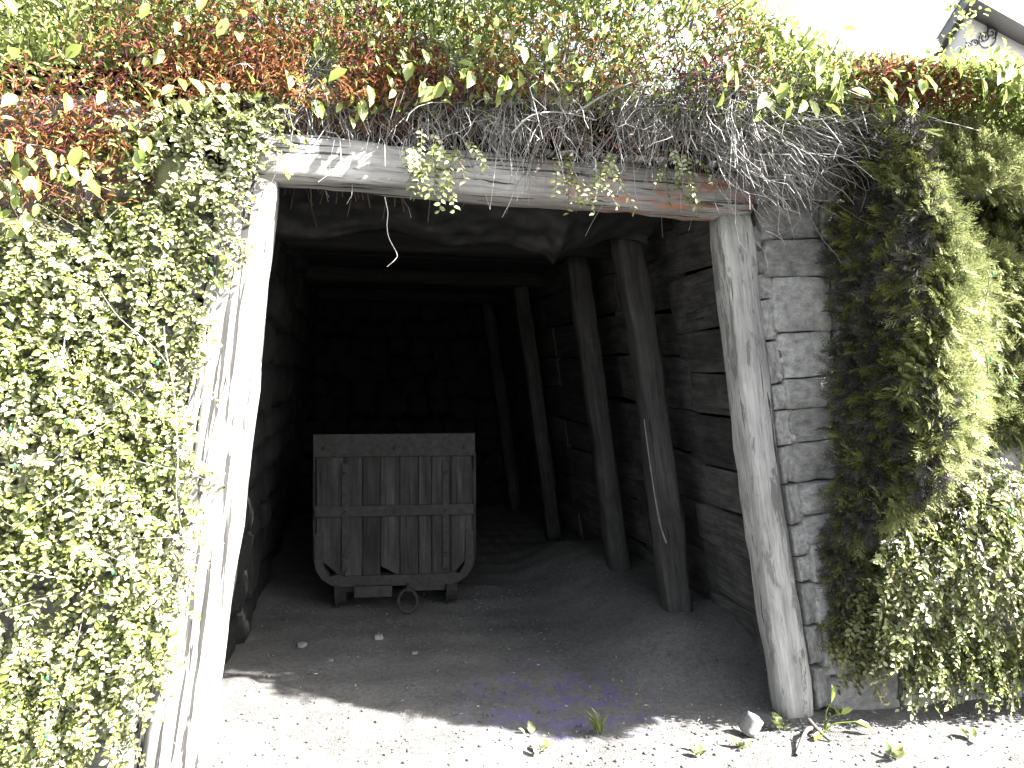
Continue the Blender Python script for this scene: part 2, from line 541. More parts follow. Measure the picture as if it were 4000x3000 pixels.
# ------------------------------------------------------------------ timbers
def timber_mesh(name, L, w, d, mat, bend=(0, 0), seed=0, rough=0.006, corner=0.25, seg=22, taper=0.0):
    """log squared off along local z; w = x size, d = y size; corner = rounding share"""
    ring = []
    c = corner
    for (sx, sy) in ((1, 1), (-1, 1), (-1, -1), (1, -1)):
        angs = {(1, 1): (0, 30, 60, 90), (-1, 1): (90, 120, 150, 180), (-1, -1): (180, 210, 240, 270), (1, -1): (270, 300, 330, 360)}[(sx, sy)]
        for a in angs:
            ring.append((sx * (0.5 - c * 0.5) + c * 0.5 * math.cos(R(a)), sy * (0.5 - c * 0.5) + c * 0.5 * math.sin(R(a))))
    k = len(ring)
    vs = []
    for s in range(seg + 1):
        z = L * s / seg
        u = s / seg
        bx = bend[0] * math.sin(math.pi * u); by = bend[1] * math.sin(math.pi * u)
        sc = 1 + taper * (u - 0.5)
        if s in (0, seg):
            sc *= 0.93
        for q, (x, y) in enumerate(ring):
            nz = mnoise.noise((x * 3 + seed * 7.3, y * 3 - seed * 3.1, z * 2.2)) * rough * 2 + mnoise.noise((x * 9 + seed, y * 9, z * 9)) * rough
            rr = 1 + nz / max(w, d) * 2
            vs.append((bx + x * w * sc * rr, by + y * d * sc * rr, z))
    fs = []
    for s in range(seg):
        for q in range(k):
            q2 = (q + 1) % k
            fs.append((s * k + q, s * k + q2, (s + 1) * k + q2, (s + 1) * k + q))
    fs.append(tuple(range(k - 1, -1, -1)))
    fs.append(tuple(seg * k + q for q in range(k)))
    me = bpy.data.meshes.new(name)
    me.from_pydata(vs, [], fs)
    me.materials.append(mat)
    sm = [True] * len(me.polygons); sm[-1] = sm[-2] = False
    me.polygons.foreach_set('use_smooth', sm)
    me.update()
    return me


def axis_matrix(p0, p1, ydir=(0, 1, 0)):
    p0 = Vector(p0); z = (Vector(p1) - p0).normalized()
    y = Vector(ydir); y = (y - y.dot(z) * z).normalized()
    x = y.cross(z)
    return Matrix(((x.x, y.x, z.x, p0.x), (x.y, y.y, z.y, p0.y), (x.z, y.z, z.z, p0.z), (0, 0, 0, 1)))


def timber(name, p0, p1, w, d, mat, parent=None, **kw):
    L = (Vector(p1) - Vector(p0)).length
    o = bpy.data.objects.new(name, timber_mesh(name, L, w, d, mat, **kw))
    o.matrix_world = axis_matrix(p0, p1)
    link(o)
    if parent is not None:
        o.parent = parent
        o.matrix_parent_inverse = Matrix.Translation(parent.location).inverted() if parent.rotation_euler.to_quaternion().angle < 1e-6 else parent.matrix_basis.inverted()
    return o


# entrance set
LB, LT = P(692, 3040, 0.1), P(1000, 640, 0.1)
RB, RT = P(3095, 2850, 0.1), P(2848, 800, 0.1)
lp = timber('timber_post', (LB[0], 0.1, -0.05), (LT[0], 0.1, 2.47), 0.215, 0.22, M['post_pale'], seed=2, corner=0.3, bend=(0.012, 0), rough=0.007, taper=-0.22)
tag(lp, 'pale sunlit timber post leaning at the left side of the mine entrance', 'timber post', 'timber posts of the tunnel')
rp = timber('timber_post', (RB[0], 0.1, -0.05), (RT[0], 0.1, 2.36), 0.155, 0.165, M['post_grey'], seed=5, corner=0.38, bend=(-0.01, 0), rough=0.008)
tag(rp, 'shaded grey peeling timber post at the right side of the mine entrance', 'timber post', 'timber posts of the tunnel')
# cap beam over the entrance
B0, B1 = P(1010, 632, 0.08), P(2880, 762, 0.08)
bm_o = timber('timber_beam', (B0[0] - 0.02, 0.08, B0[2] + 0.005), (B1[0] + 0.03, 0.08, B1[2] - 0.02), 0.19, 0.2, M['beam'], seed=9, corner=0.5, bend=(0.0, 0.0), rough=0.009, seg=40)
tag(bm_o, 'grey weathered log beam across the top of the mine entrance', 'beam')
# split-off slab beside the left post top
sl = timber('timber_slab', (LB[0] - 0.135, 0.07, 0.0), (LT[0] - 0.085, 0.06, 2.5), 0.045, 0.12, M['post_pale'], seed=14, corner=0.3)
tag(sl, 'thin split timber slab standing against the outer edge of the left entrance post', 'timber slab')

# inner sets
SPLAY_R = lambda z: RB[0] - 0.0 + (RT[0] - RB[0]) * z / 2.38
SPLAY_L = lambda z: LB[0] + 0.02 + (LT[0] - LB[0]) * z / 2.38
inner = [(1.12, 'right', 0.2, 'first dark timber post behind the right entrance post, with a peeling strip'),
         (2.2, 'right', 0.19, 'second dark timber post behind the right entrance post'),
         (4.15, 'right', 0.19, 'third dark timber post along the right tunnel wall, near the back'),
         (6.0, 'right', 0.18, 'rearmost timber post on the right, beside the stone back wall')]
for k, (y, side, w, lab) in enumerate(inner):
    xb, xt = SPLAY_R(0) - 0.13, SPLAY_R(2.3) - 0.13
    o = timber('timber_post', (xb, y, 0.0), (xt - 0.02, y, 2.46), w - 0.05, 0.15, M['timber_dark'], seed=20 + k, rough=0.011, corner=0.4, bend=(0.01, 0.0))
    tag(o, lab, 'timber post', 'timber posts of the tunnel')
    c = timber('timber_beam', (-0.62, y, 2.545), (1.92, y, 2.53), 0.15, 0.2, M['timber_shade'], seed=40 + k, corner=0.5)
    tag(c, ['dark roof beam just inside the entrance behind the plastic liner', 'second dark roof beam inside the tunnel', 'third dark roof beam deep in the tunnel', 'rearmost roof beam against the back wall'][k], 'beam', 'roof beams inside the tunnel')

# peeling strip of wood on the first inner post
st = tube_obj('bark_strip', [(SPLAY_R(1.35) - 0.22, 1.0, 1.35), (SPLAY_R(1.0) - 0.22, 0.995, 1.0), (SPLAY_R(0.75) - 0.21, 0.99, 0.75), (SPLAY_R(0.62) - 0.19, 0.985, 0.63)], 0.003, 0.006, M['root_mid'], None, 12, 4)
tag(st, 'pale strip of bark peeling off the first inner timber post', 'bark strip')

# ------------------------------------------------------------------ lagging planks, roof boards, stone walls
PLK = timber_mesh('plank', 1.0, 1.0, 1.0, M['plank'], seed=60, corner=0.12, seg=6, rough=0.02)
PLK2 = timber_mesh('plank', 1.0, 1.0, 1.0, M['plank'], seed=63, corner=0.12, seg=6, rough=0.02)


PLKC = timber_mesh('plank', 1.0, 1.0, 1.0, M['plank_shade'], seed=66, corner=0.12, seg=6, rough=0.02)


def plank(parent, p0, p1, w, d, ydir=(0, 1, 0), me=None):
    L = (Vector(p1) - Vector(p0)).length
    o = bpy.data.objects.new('plank', me or random.choice((PLK, PLK2)))
    m = axis_matrix(p0, p1, ydir)
    o.parent = parent
    o.matrix_basis = Matrix.Translation(parent.location).inverted() @ m @ Matrix.Diagonal((w, d, L, 1))
    COL.objects.link(o)
    return o


pw = thing('plank_wall', (1.9, 0.3, 0), 'rough dark plank wall along the right side of the tunnel behind the posts', 'plank wall')
bays = [0.2, 1.12, 2.2, 4.15, 6.15]
for b in range(4):
    y0, y1 = bays[b] - 0.06, bays[b + 1] + 0.06
    z = 0.0
    while z < 2.62:
        h = random.choice((0.24, 0.27, 0.3, 0.33)) if b < 3 else 0.3
        zc = z + h / 2
        off = 0.145 + random.uniform(-0.012, 0.022)
        tilt = random.uniform(-0.025, 0.03)
        xdir = Vector((1, 0, 0.155)).normalized()
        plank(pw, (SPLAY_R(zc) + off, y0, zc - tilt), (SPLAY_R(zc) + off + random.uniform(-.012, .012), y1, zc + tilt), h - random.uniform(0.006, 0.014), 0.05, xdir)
        z += h

pr = thing('plank_ceiling', (0.6, 0.3, 2.6), 'dark rough boards roofing the tunnel above the beams', 'plank ceiling')
y = 0.2
while y < 6.4:
    w = random.uniform(0.17, 0.25)
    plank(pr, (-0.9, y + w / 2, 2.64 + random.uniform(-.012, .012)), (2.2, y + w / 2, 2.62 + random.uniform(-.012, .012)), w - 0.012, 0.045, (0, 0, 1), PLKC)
    y += w


def stone_proto(seed, flat=0.62):
    """rounded block, about 1 x 1 x 1"""
    vs, fs = [], []
    n = 4
    idx = {}

    def vid(p):
        key = tuple(round(c, 4) for c in p)
        if key not in idx:
            idx[key] = len(vs)
            q = Vector(p)
            s = q.normalized() * 0.62
            q2 = q.lerp(s, 0.45 * (1 - flat) + 0.10)
            q2 *= 1 + (0.16 if flat < 0.8 else 0.07) * mnoise.noise(q * 1.6 + Vector((seed * 5.1, seed, -seed * 2.2))) + (0.10 if flat < 0.8 else 0.06) * mnoise.noise(q * 5 + Vector((seed, 3, 1)))
            vs.append(tuple(q2))
        return idx[key]
    for ax in range(3):
        for sg in (-.5, .5):
            for a in range(n):
                for b in range(n):
                    cs = []
                    for (u, v) in ((a, b), (a + 1, b), (a + 1, b + 1), (a, b + 1)):
                        p = [0, 0, 0]
                        p[ax] = sg; p[(ax + 1) % 3] = u / n - .5; p[(ax + 2) % 3] = v / n - .5
                        cs.append(vid(p))
                    fs.append(tuple(cs if sg > 0 else cs[::-1]))
    return vs, fs


def proto_mesh(name, seed, mat, flat):
    vs, fs = stone_proto(seed, flat)
    me = bpy.data.meshes.new(name)
    me.from_pydata(vs, [], fs)
    me.materials.append(mat)
    me.polygons.foreach_set('use_smooth', [True] * len(me.polygons))
    me.update()
    return me


ST = [proto_mesh('stone', s, M['stone'], 0.6) for s in range(5)]
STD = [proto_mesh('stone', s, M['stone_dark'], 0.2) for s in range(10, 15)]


def block_mesh(seed):
    """squared block with a dressed, slightly uneven face and worn arrises"""
    vs, fs, idx = [], [], {}
    n = 7
    g = [-.5, -.47, -.3, -.1, .1, .3, .47, .5]

    def vid(p):
        key = tuple(round(c, 4) for c in p)
        if key not in idx:
            idx[key] = len(vs)
            q = Vector(p)
            edge = sum(1 for c in p if abs(abs(c) - .5) < 1e-4)
            q2 = q * (1.0 if edge < 2 else (0.98 if edge == 2 else 0.94))
            q2.y += 0.10 * mnoise.noise(q * 3 + Vector((seed * 4.1, seed, 2))) + 0.04 * mnoise.noise(q * 9 + Vector((seed, 1, 5)))
            q2.x += 0.03 * mnoise.noise(Vector((seed * 3.3, q.z * 4, 1.7)))
            q2.z += 0.035 * mnoise.noise(Vector((seed * 2.3, q.x * 5, 7.7)))
            vs.append(tuple(q2))
        return idx[key]
    for ax in range(3):
        for sg in (-.5, .5):
            for a in range(n):
                for b in range(n):
                    cs = []
                    for (u, v) in ((a, b), (a + 1, b), (a + 1, b + 1), (a, b + 1)):
                        p = [0, 0, 0]
                        p[ax] = sg; p[(ax + 1) % 3] = g[u]; p[(ax + 2) % 3] = g[v]
                        cs.append(vid(p))
                    fs.append(tuple(cs if sg > 0 else cs[::-1]))
    me = bpy.data.meshes.new('stone_block')
    me.from_pydata(vs, [], fs)
    me.materials.append(M['block'])
    me.polygons.foreach_set('use_smooth', [True] * len(me.polygons))
    me.update()
    return me


BLK = [block_mesh(s) for s in range(20, 26)]
MOSS = proto_mesh('stone', 33, M['stone_moss'], 0.1)


def stone(parent, name, me, loc, size, rot=(0, 0, 0)):
    o = bpy.data.objects.new(name, me)
    o.parent = parent
    o.location = Vector(loc) - parent.location
    o.scale = size
    o.rotation_euler = rot
    COL.objects.link(o)
    return o


def rubble_wall(parent, protos, u0, u1, z0, z1, put, hs=(0.15, 0.22), ws=(0.16, 0.34)):
    z = z0
    while z < z1:
        h = random.uniform(*hs)
        u = u0 - random.uniform(0, 0.15)
        while u < u1:
            w = random.uniform(*ws)
            put(parent, random.choice(protos), u + w / 2, z + h / 2, w, h)
            u += w
        z += h


lw = thing('stone_wall', (-1.5, 0.2, 0), 'grey rubble stone wall left of the entrance, mostly under small leaved shrub', 'stone wall')


def put_left(parent, me, u, z, w, h):
    edge = SPLAY_L(z) - 0.17
    if u + w / 2 > edge:
        return
    p = (u, 0.13 + random.uniform(-0.03, 0.03), z + random.uniform(-.015, .015))
    stone(parent, 'stone', me, p, (w * 1.02, 0.3, h * 1.03), (random.uniform(-.1, .1), random.uniform(-.12, .12), random.uniform(-.1, .1)))


rubble_wall(lw, ST, -2.6, -0.55, 0.0, 2.62, put_left)
ms = P(715, 725, -0.02)
mo = bpy.data.objects.new('stone', MOSS)
mo.parent = lw; mo.location = Vector((ms[0], 0.0, ms[2])) - lw.location; mo.scale = (0.2, 0.2, 0.19); COL.objects.link(mo)
mo['label'] = 'round yellow green mossy stone near the top of the wall'
# narrow stones in the gap beside the left post
for k in range(13):
    z = 0.1 + k * 0.19
    x = SPLAY_L(z) - 0.20 + random.uniform(-.015, .01)
    stone(lw, 'stone', random.choice(ST), (x, 0.13, z), (0.12, 0.22, 0.165 + random.uniform(-.02, .02)), (0, random.uniform(-.06, .06), 0))

rw = thing('stone_wall', (2.2, 0.2, 0), 'shaded grey squared stone block wall right of the entrance', 'stone wall')
rows_a = [880, 978, 1070, 1168, 1330, 1500, 1600, 1740, 1890, 2050, 2170, 2270, 2440, 2600, 2770, 2890]
rows_b = [640, 780, 930, 1075, 1292, 1472, 1592, 1722, 1880, 2005, 2125, 2275, 2440, 2640, 2880]


def px_edge(py):      # outer edge of the right post in the photo
    return 2900 + (py - 850) * (3195 - 2900) / (2830 - 850)


for k in range(len(rows_a) - 1):
    a, b = rows_a[k], rows_a[k + 1]
    e = px_edge((a + b) / 2)
    p0 = P(e + 6, (a + b) / 2, 0.06); wpx = 62 + random.uniform(-8, 14)
    p1 = P(e + 6 + wpx, (a + b) / 2, 0.06)
    h = (b - a) / FPX * 3.65
    stone(rw, 'stone_block', random.choice(BLK), ((p0[0] + p1[0]) / 2, 0.20 + random.uniform(-.006, .006), p0[2]), (p1[0] - p0[0] + .004, 0.3, h * 0.985), (0, R(-7.5), 0))
for k in range(len(rows_b) - 1):
    a, b = rows_b[k], rows_b[k + 1]
    e = px_edge((a + b) / 2) + 76
    wpx = random.uniform(200, 270)
    p0 = P(e, (a + b) / 2, 0.02); p1 = P(e + wpx, (a + b) / 2, 0.02)
    h = (b - a) / FPX * 3.7
    stone(rw, 'stone_block', random.choice(BLK), ((p0[0] + p1[0]) / 2, 0.185 + random.uniform(-.01, .008), p0[2]), (p1[0] - p0[0] + .01, 0.32, h * 0.985), (random.uniform(-.03, .03), R(-4) + random.uniform(-.03, .03), random.uniform(-.04, .04)))
    x = p1[0] + 0.012
    while x < 5.6:       # the course carries on behind the shrubs
        w = random.uniform(0.24, 0.42)
        stone(rw, 'stone_block', random.choice(BLK), (x + w / 2, 0.19 + random.uniform(-.012, .012), p0[2] + random.uniform(-.01, .01)), (w - .006, 0.32, h * 0.985), (0, random.uniform(-.03, .03), random.uniform(-.04, .04)))
        x += w
# inside: left side wall and back wall of round field stones
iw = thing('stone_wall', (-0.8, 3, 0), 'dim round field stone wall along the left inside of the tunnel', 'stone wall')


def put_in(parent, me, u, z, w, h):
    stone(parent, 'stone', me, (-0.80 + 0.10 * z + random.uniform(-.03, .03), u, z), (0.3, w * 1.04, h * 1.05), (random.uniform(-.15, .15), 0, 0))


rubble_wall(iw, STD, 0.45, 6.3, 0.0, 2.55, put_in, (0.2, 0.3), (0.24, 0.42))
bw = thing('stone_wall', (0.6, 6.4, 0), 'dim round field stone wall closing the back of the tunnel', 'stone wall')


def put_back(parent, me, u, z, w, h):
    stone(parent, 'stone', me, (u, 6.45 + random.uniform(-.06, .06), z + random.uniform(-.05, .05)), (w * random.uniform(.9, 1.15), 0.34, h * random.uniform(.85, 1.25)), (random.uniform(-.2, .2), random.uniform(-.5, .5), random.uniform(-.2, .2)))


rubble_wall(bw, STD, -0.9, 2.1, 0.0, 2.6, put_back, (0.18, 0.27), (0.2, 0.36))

# black plastic liner sagging under the roof
nx_, nz_ = 90, 26
lv = []
for a in range(nx_ + 1):
    x = -0.42 + a / nx_ * 2.1
    low = 2.34 + 0.03 * math.sin(x * 4.1 + 1) + 0.025 * math.sin(x * 9.7) - 0.07 * math.exp(-((x - 1.12) / 0.04) ** 2) - 0.03 * smooth(-.2, -.42, x)
    for b in range(nz_ + 1):
        v = b / nz_
        z = 2.60 + (low - 2.60) * v
        yb = 0.30 + 0.68 * v ** 0.6
        q = Vector((x * 2.6, v * 2.2, 0.3))
        fold = 0.03 * mnoise.noise(q) + 0.045 * mnoise.noise(Vector((x * 4 + z * 9, z * 11 - x * 2, 4.0))) + 0.02 * mnoise.noise(Vector((x * 11, v * 9, 7.0)))
        sag = -0.03 * math.sin(math.pi * v) * (1 + 0.6 * math.sin(x * 3.3))
        lv.append((x, yb + fold, z + sag * 0.6 + fold * 0.5))
lf = [(a * (nz_ + 1) + b, (a + 1) * (nz_ + 1) + b, (a + 1) * (nz_ + 1) + b + 1, a * (nz_ + 1) + b + 1) for a in range(nx_) for b in range(nz_)]
ln = mesh_obj('plastic_liner', lv, lf, M['liner'], None, True)
sm = ln.modifiers.new('thick', 'SOLIDIFY'); sm.thickness = 0.004
tag(ln, 'crumpled black plastic liner sagging below the roof just inside the entrance', 'plastic liner')

# ------------------------------------------------------------------ mine cart
CX, CY = G(1545, 2400)[0], 2.05
cart = thing('mine_cart', (CX, CY, 0), 'old wooden ore cart with iron bands standing in the dark tunnel', 'mine cart', rot=(0, 0, R(-5)))
CW, CD, CZ0, CZ1 = 1.04, 1.0, 0.2, 1.21


def cpart(name, verts, faces, mat, smooth_=False):
    return mesh_obj(name, verts, faces, mat, cart, smooth_)


def cbox(name, x0, x1, y0, y1, z0, z1, mat, bev=0.006):
    vs = [(x0, y0, z0), (x1, y0, z0), (x1, y1, z0), (x0, y1, z0), (x0, y0, z1), (x1, y0, z1), (x1, y1, z1), (x0, y1, z1)]
    fs = ((0, 3, 2, 1), (4, 5, 6, 7), (0, 1, 5, 4), (1, 2, 6, 5), (2, 3, 7, 6), (3, 0, 4, 7))
    o = cpart(name, vs, fs, mat)
    if bev:
        b = o.modifiers.new('bevel', 'BEVEL'); b.width = bev; b.segments = 2
    return o


# front and back ends: upright boards whose bottoms follow the tub's rounded corners
def tub_low(x):
    e = abs(x) / (CW / 2)
    return CZ0 + 0.17 * max(0, (e - 0.68) / 0.32) ** 2


edges = [-0.5, -0.325, -0.21, -0.095, 0.03, 0.15, 0.235, 0.36, 0.5]
for yf in (0.0, CD):
    for k in range(8):
        x0, x1 = edges[k] * CW + 0.0015, edges[k + 1] * CW - 0.0015
        dy = random.uniform(-0.003, 0.003)
        z0a, z0b = tub_low(x0) + 0.03, tub_low(x1) + 0.03
        zt = CZ1 - 0.03 if yf == 0.0 else CZ1 - 0.14
        if yf == 0.0 and k == 3:      # broken board with a gap at the bottom
            z0a += 0.09; z0b += 0.02
        vs = [(x0, yf + dy, z0a), (x1, yf + dy, z0b), (x1, yf + dy + 0.035, z0b), (x0, yf + dy + 0.035, z0a),
              (x0, yf + dy, zt), (x1, yf + dy, zt), (x1, yf + dy + 0.035, zt), (x0, yf + dy + 0.035, zt)]
        o = cpart('plank', vs, ((0, 3, 2, 1), (4, 5, 6, 7), (0, 1, 5, 4), (1, 2, 6, 5), (2, 3, 7, 6), (3, 0, 4, 7)), M['cart_wood'])
        bv = o.modifiers.new('bevel', 'BEVEL'); bv.width = 0.005; bv.segments = 1
# curved shell (sides and belly)
prof = [(-CW / 2, CZ1 - 0.13), (-CW / 2, 0.55)] + [(-CW / 2 + 0.17 - 0.17 * math.cos(R(a)), 0.37 - 0.17 * math.sin(R(a))) for a in (0, 22, 45, 67, 84)]
prof = prof + [(-x, z) for (x, z) in prof[::-1]]
vs, fs = [], []
for (yy) in (0.05, CD - 0.02):
    for (x, z) in prof:
        vs.append((x, yy, z))
k = len(prof)
fs = [(q, q + 1, k + q + 1, k + q) for q in range(k - 1)]
o = cpart('side_shell', vs, fs, M['cart_wood'], False)
s_ = o.modifiers.new('thick', 'SOLIDIFY'); s_.thickness = 0.03; s_.offset = -1
# iron rim round the top
front_rim = cbox('top_rim', -CW / 2 - 0.02, CW / 2 + 0.02, -0.022, -0.010, CZ1 - 0.15, CZ1 + 0.005, M['iron'])
cbox('top_rim', -CW / 2 - 0.02, CW / 2 + 0.02, CD + 0.05, CD + 0.062, CZ1 - 0.25, CZ1 - 0.115, M['iron'])
cbox('top_rim', -CW / 2 - 0.020, -CW / 2 - 0.008, -0.008, CD + 0.048, CZ1 - 0.25, CZ1 - 0.115, M['iron'])
cbox('top_rim', CW / 2 + 0.008, CW / 2 + 0.020, -0.008, CD + 0.048, CZ1 - 0.25, CZ1 - 0.115, M['iron'])
# middle strap and the U-shaped band round the end
mid_strap = cbox('strap', -CW / 2 - 0.012, CW / 2 + 0.012, -0.024, -0.012, 0.66, 0.735, M['iron'])
band = [(x * 1.02, z - 0.008 if z < 0.5 else z) for (x, z) in prof if z < CZ1 - 0.2]
vs, fs = [], []
for (x, z) in band:
    inx = x * 0.9; inz = z + (0.07 if abs(x) < CW * 0.42 else 0.02)
    vs += [(x, -0.02, z), (inx, -0.02, inz), (inx, 0.06, inz), (x, 0.06, z)]
for q in range(len(band) - 1):
    a, b = q * 4, q * 4 + 4
    fs += [(a, b, b + 1, a + 1), (a, a + 3, b + 3, b), (a + 1, b + 1, b + 2, a + 2), (a + 3, a + 2, b + 2, b + 3)]
cpart('end_band', vs, fs, M['iron'])
# small iron straps and bolts on the front
straps = []
for sx in (-0.33, 0.34):
    straps.append(cbox('strap', sx - 0.02, sx + 0.02, -0.030, -0.0255, 0.3, 1.02, M['iron'], 0.003))
straps.append(mid_strap)
bolt_me = None
for (bx, bz) in [(-.33, .4), (-.33, .69), (-.33, .95), (.34, .4), (.34, .69), (.34, .95), (-.47, 1.12), (.47, 1.12), (0, 1.12), (0, .7)]:
    if bolt_me is None:
        vs, fs = [], []
        for q in range(8):
            a = q * math.pi / 4
            vs.append((0.014 * math.cos(a), 0, 0.014 * math.sin(a)))
        for q in range(8):
            a = q * math.pi / 4
            vs.append((0.009 * math.cos(a), -0.009, 0.009 * math.sin(a)))
        fs = [(q, (q + 1) % 8, 8 + (q + 1) % 8, 8 + q) for q in range(8)] + [tuple(range(15, 7, -1))]
        b0 = cpart('bolt', vs, fs, M['iron'])
        bolt_me = b0.data
        b0.parent = straps[0]
    else:
        b0 = link(bpy.data.objects.new('bolt', bolt_me), front_rim if bz > 1.1 else straps[0 if bx < -.1 else (1 if bx > .1 else 2)])
    b0.location = (bx, -0.031, bz)
# chassis, bumper plate, axles, wheels, coupling ring
cbox('chassis_beam', -0.34, -0.26, 0.06, CD - 0.06, 0.135, 0.195, M['timber_dark'])
cbox('chassis_beam', 0.26, 0.34, 0.06, CD - 0.06, 0.135, 0.195, M['timber_dark'])
cbox('bumper_plate', -0.27, -0.02, -0.055, 0.03, 0.125, 0.2, M['iron'])
cbox('bumper_plate', 0.08, 0.33, -0.02, 0.03, 0.15, 0.2, M['iron'])


def wheel_geo(r, w):
    prof = [(0.03, -w / 2), (0.03, w / 2), (r * 0.78, w * 0.35), (r * 0.86, w / 2), (r, w / 2), (r, -w * 0.3), (r * 1.14, -w * 0.3), (r * 1.14, -w / 2)]
    n = 24
    vs, fs = [], []
    for q in range(n):
        a = 2 * math.pi * q / n
        for (rr, x) in prof:
            vs.append((x, rr * math.cos(a), rr * math.sin(a)))
    k = len(prof)
    for q in range(n):
        for e in range(k):
            e2 = (e + 1) % k
            q2 = (q + 1) % n
            fs.append((q * k + e, q2 * k + e, q2 * k + e2, q * k + e2))
    return vs, fs


wv, wf = wheel_geo(0.145, 0.075)
w0 = None
for (x, y_) in ((-0.37, 0.2), (0.385, 0.2), (-0.37, 0.8), (0.385, 0.8)):
    if w0 is None:
        w0 = cpart('wheel', wv, wf, M['iron'])
        w = w0
    else:
        w = link(bpy.data.objects.new('wheel', w0.data), cart)
    w.location = (x, y_, 0.165)
for y_ in (0.2, 0.8):
    V, F, _ = tubes(np.array([[[-0.45, y_, 0.165], [0, y_, 0.165], [0.45, y_, 0.165]]]), 0.024, 0.024, np.zeros(1), 8)
    np_mesh('axle', V, F, M['iron'], cart, smooth=True)
ang = np.linspace(0, 2 * math.pi, 25)
V, F, _ = tubes(np.stack([0.062 * np.sin(ang) + 0.085, -0.07 + 0 * ang, 0.10 + 0.075 * np.cos(ang)], -1)[None], 0.012, 0.012, np.zeros(1), 6)
np_mesh('coupling_ring', V, F, M['iron'], cart, smooth=True)
tube_obj('coupling_hook', [(0.085, 0.05, 0.19), (0.085, -0.03, 0.195), (0.085, -0.075, 0.18), (0.085, -0.06, 0.155)], 0.014, 0.012, M['iron'], cart, 10)

# ------------------------------------------------------------------ PLANTS
SEED_B = 83
def join(parts):
    Vs, Fs, Ts = [], [], []
    off = 0
    for (V, F, T) in parts:
        Vs.append(V); Fs.append(F + off); Ts.append(T); off += len(V)
    return np.concatenate(Vs), np.concatenate(Fs), np.concatenate(Ts)


def foliage_obj(root, name, parts, mat):
    V, F, T = join(parts)
    o = np_mesh(name, V - np.array(root.location), F, mat, root, T, True)
    o['kind'] = 'stuff'
    return o


def leaf_proto(name, mat, ratio=0.6):
    V = LEAF6_V.copy(); V[:, 0] *= ratio
    me = bpy.data.meshes.new(name)
    me.from_pydata([tuple(v) for v in V], [], [tuple(int(q) for q in f) for f in LEAF6_F])
    me.materials.append(mat)
    me.polygons.foreach_set('use_smooth', [True] * len(me.polygons))
    me.update()
    return me


def leaf_objects(root, me, pos, tip, nrm, length):
    t = unit(tip); nn = unit(nrm - (nrm * t).sum(-1, keepdims=True) * t); x = np.cross(t, nn)
    base = Vector(root.location)
    for k in range(len(pos)):
        o = bpy.data.objects.new('leaf', me)
        o.parent = root
        L = float(length[k])
        m = Matrix(((x[k, 0] * L, t[k, 0] * L, nn[k, 0] * L, pos[k, 0] - base.x), (x[k, 1] * L, t[k, 1] * L, nn[k, 1] * L, pos[k, 1] - base.y),
                    (x[k, 2] * L, t[k, 2] * L, nn[k, 2] * L, pos[k, 2] - base.z), (0, 0, 0, 1)))
        o.matrix_basis = m
        COL.objects.link(o)


def sprigs(root, d, L, out, nleaf, leaf_len, droop=0.35, spread=0.85):
    """sprays with leaves in two rows; returns leaf arrays and stem lines"""
    n = len(root)
    s = np.linspace(0.12, 1.0, nleaf)[None, :, None]
    d = unit(d); L = np.broadcast_to(L, n)[:, None, None]
    g = np.array([0, 0, -1.0])
    p = root[:, None] + d[:, None] * L * s + g * L * droop * s ** 2
    tan = unit(d[:, None] + 2 * g * droop * s)
    side = unit(np.cross(tan, out[:, None]))
    sg = np.where(np.arange(nleaf) % 2 == 0, 1.0, -1.0)[None, :, None]
    tip = unit(tan * 0.55 + side * sg * spread + rng.normal(size=p.shape) * 0.22)
    nr = unit(out[:, None] + rng.normal(size=p.shape) * 0.42)
    ln = np.broadcast_to(leaf_len, n)[:, None] * (0.75 + 0.5 * rng.random((n, nleaf)))
    st = np.linspace(0, 1, 5)[None, :, None]
    stems = root[:, None] + d[:, None] * L * st + g * L * droop * st ** 2
    return p.reshape(-1, 3), tip.reshape(-1, 3), nr.reshape(-1, 3), ln.reshape(-1), stems


leaf_small = leaf_proto('leaf', M['small_leaf_one'], 0.62)
leaf_big = leaf_proto('leaf', M['big_leaf'], 0.56)


def shrub(name, base, label, cat, pos, out, dirs, L, nleaf, leaf_len, mat, group=None, singles=0, single_mesh=None, stem_mat=None, width=0.62, droop=0.35):
    root = thing(name, base, label, cat, group)
    p, t, nr, ln, stems = sprigs(pos, dirs, L, out, nleaf, leaf_len, droop)
    if singles:
        # the nearest leaves become parts of their own
        dist = np.linalg.norm(p - CAM, axis=1) + 0.25 * rng.random(len(p))
        inview = np.argsort(dist)
        pick = inview[:singles]
        mask = np.ones(len(p), bool); mask[pick] = False
        leaf_objects(root, single_mesh, p[pick], t[pick], nr[pick], ln[pick] * 1.08)
        p, t, nr, ln = p[mask], t[mask], nr[mask], ln[mask]
    clump = 0.5 + 0.28 * field(p[:, 0], p[:, 1], p[:, 2], 9.0, 21)
    tint = np.clip(clump + 0.15 + rng.normal(size=len(p)) * 0.26, 0, 1)
    foliage_obj(root, 'foliage', [make_leaves(p, t, nr, ln, ln * width, tint=tint)], mat)
    V, F, T = tubes(stems, 0.0022, 0.0009)
    o = np_mesh('stems', V - np.array(root.location), F, stem_mat or M['stem'], root, T)
    o['kind'] = 'stuff'
    return root


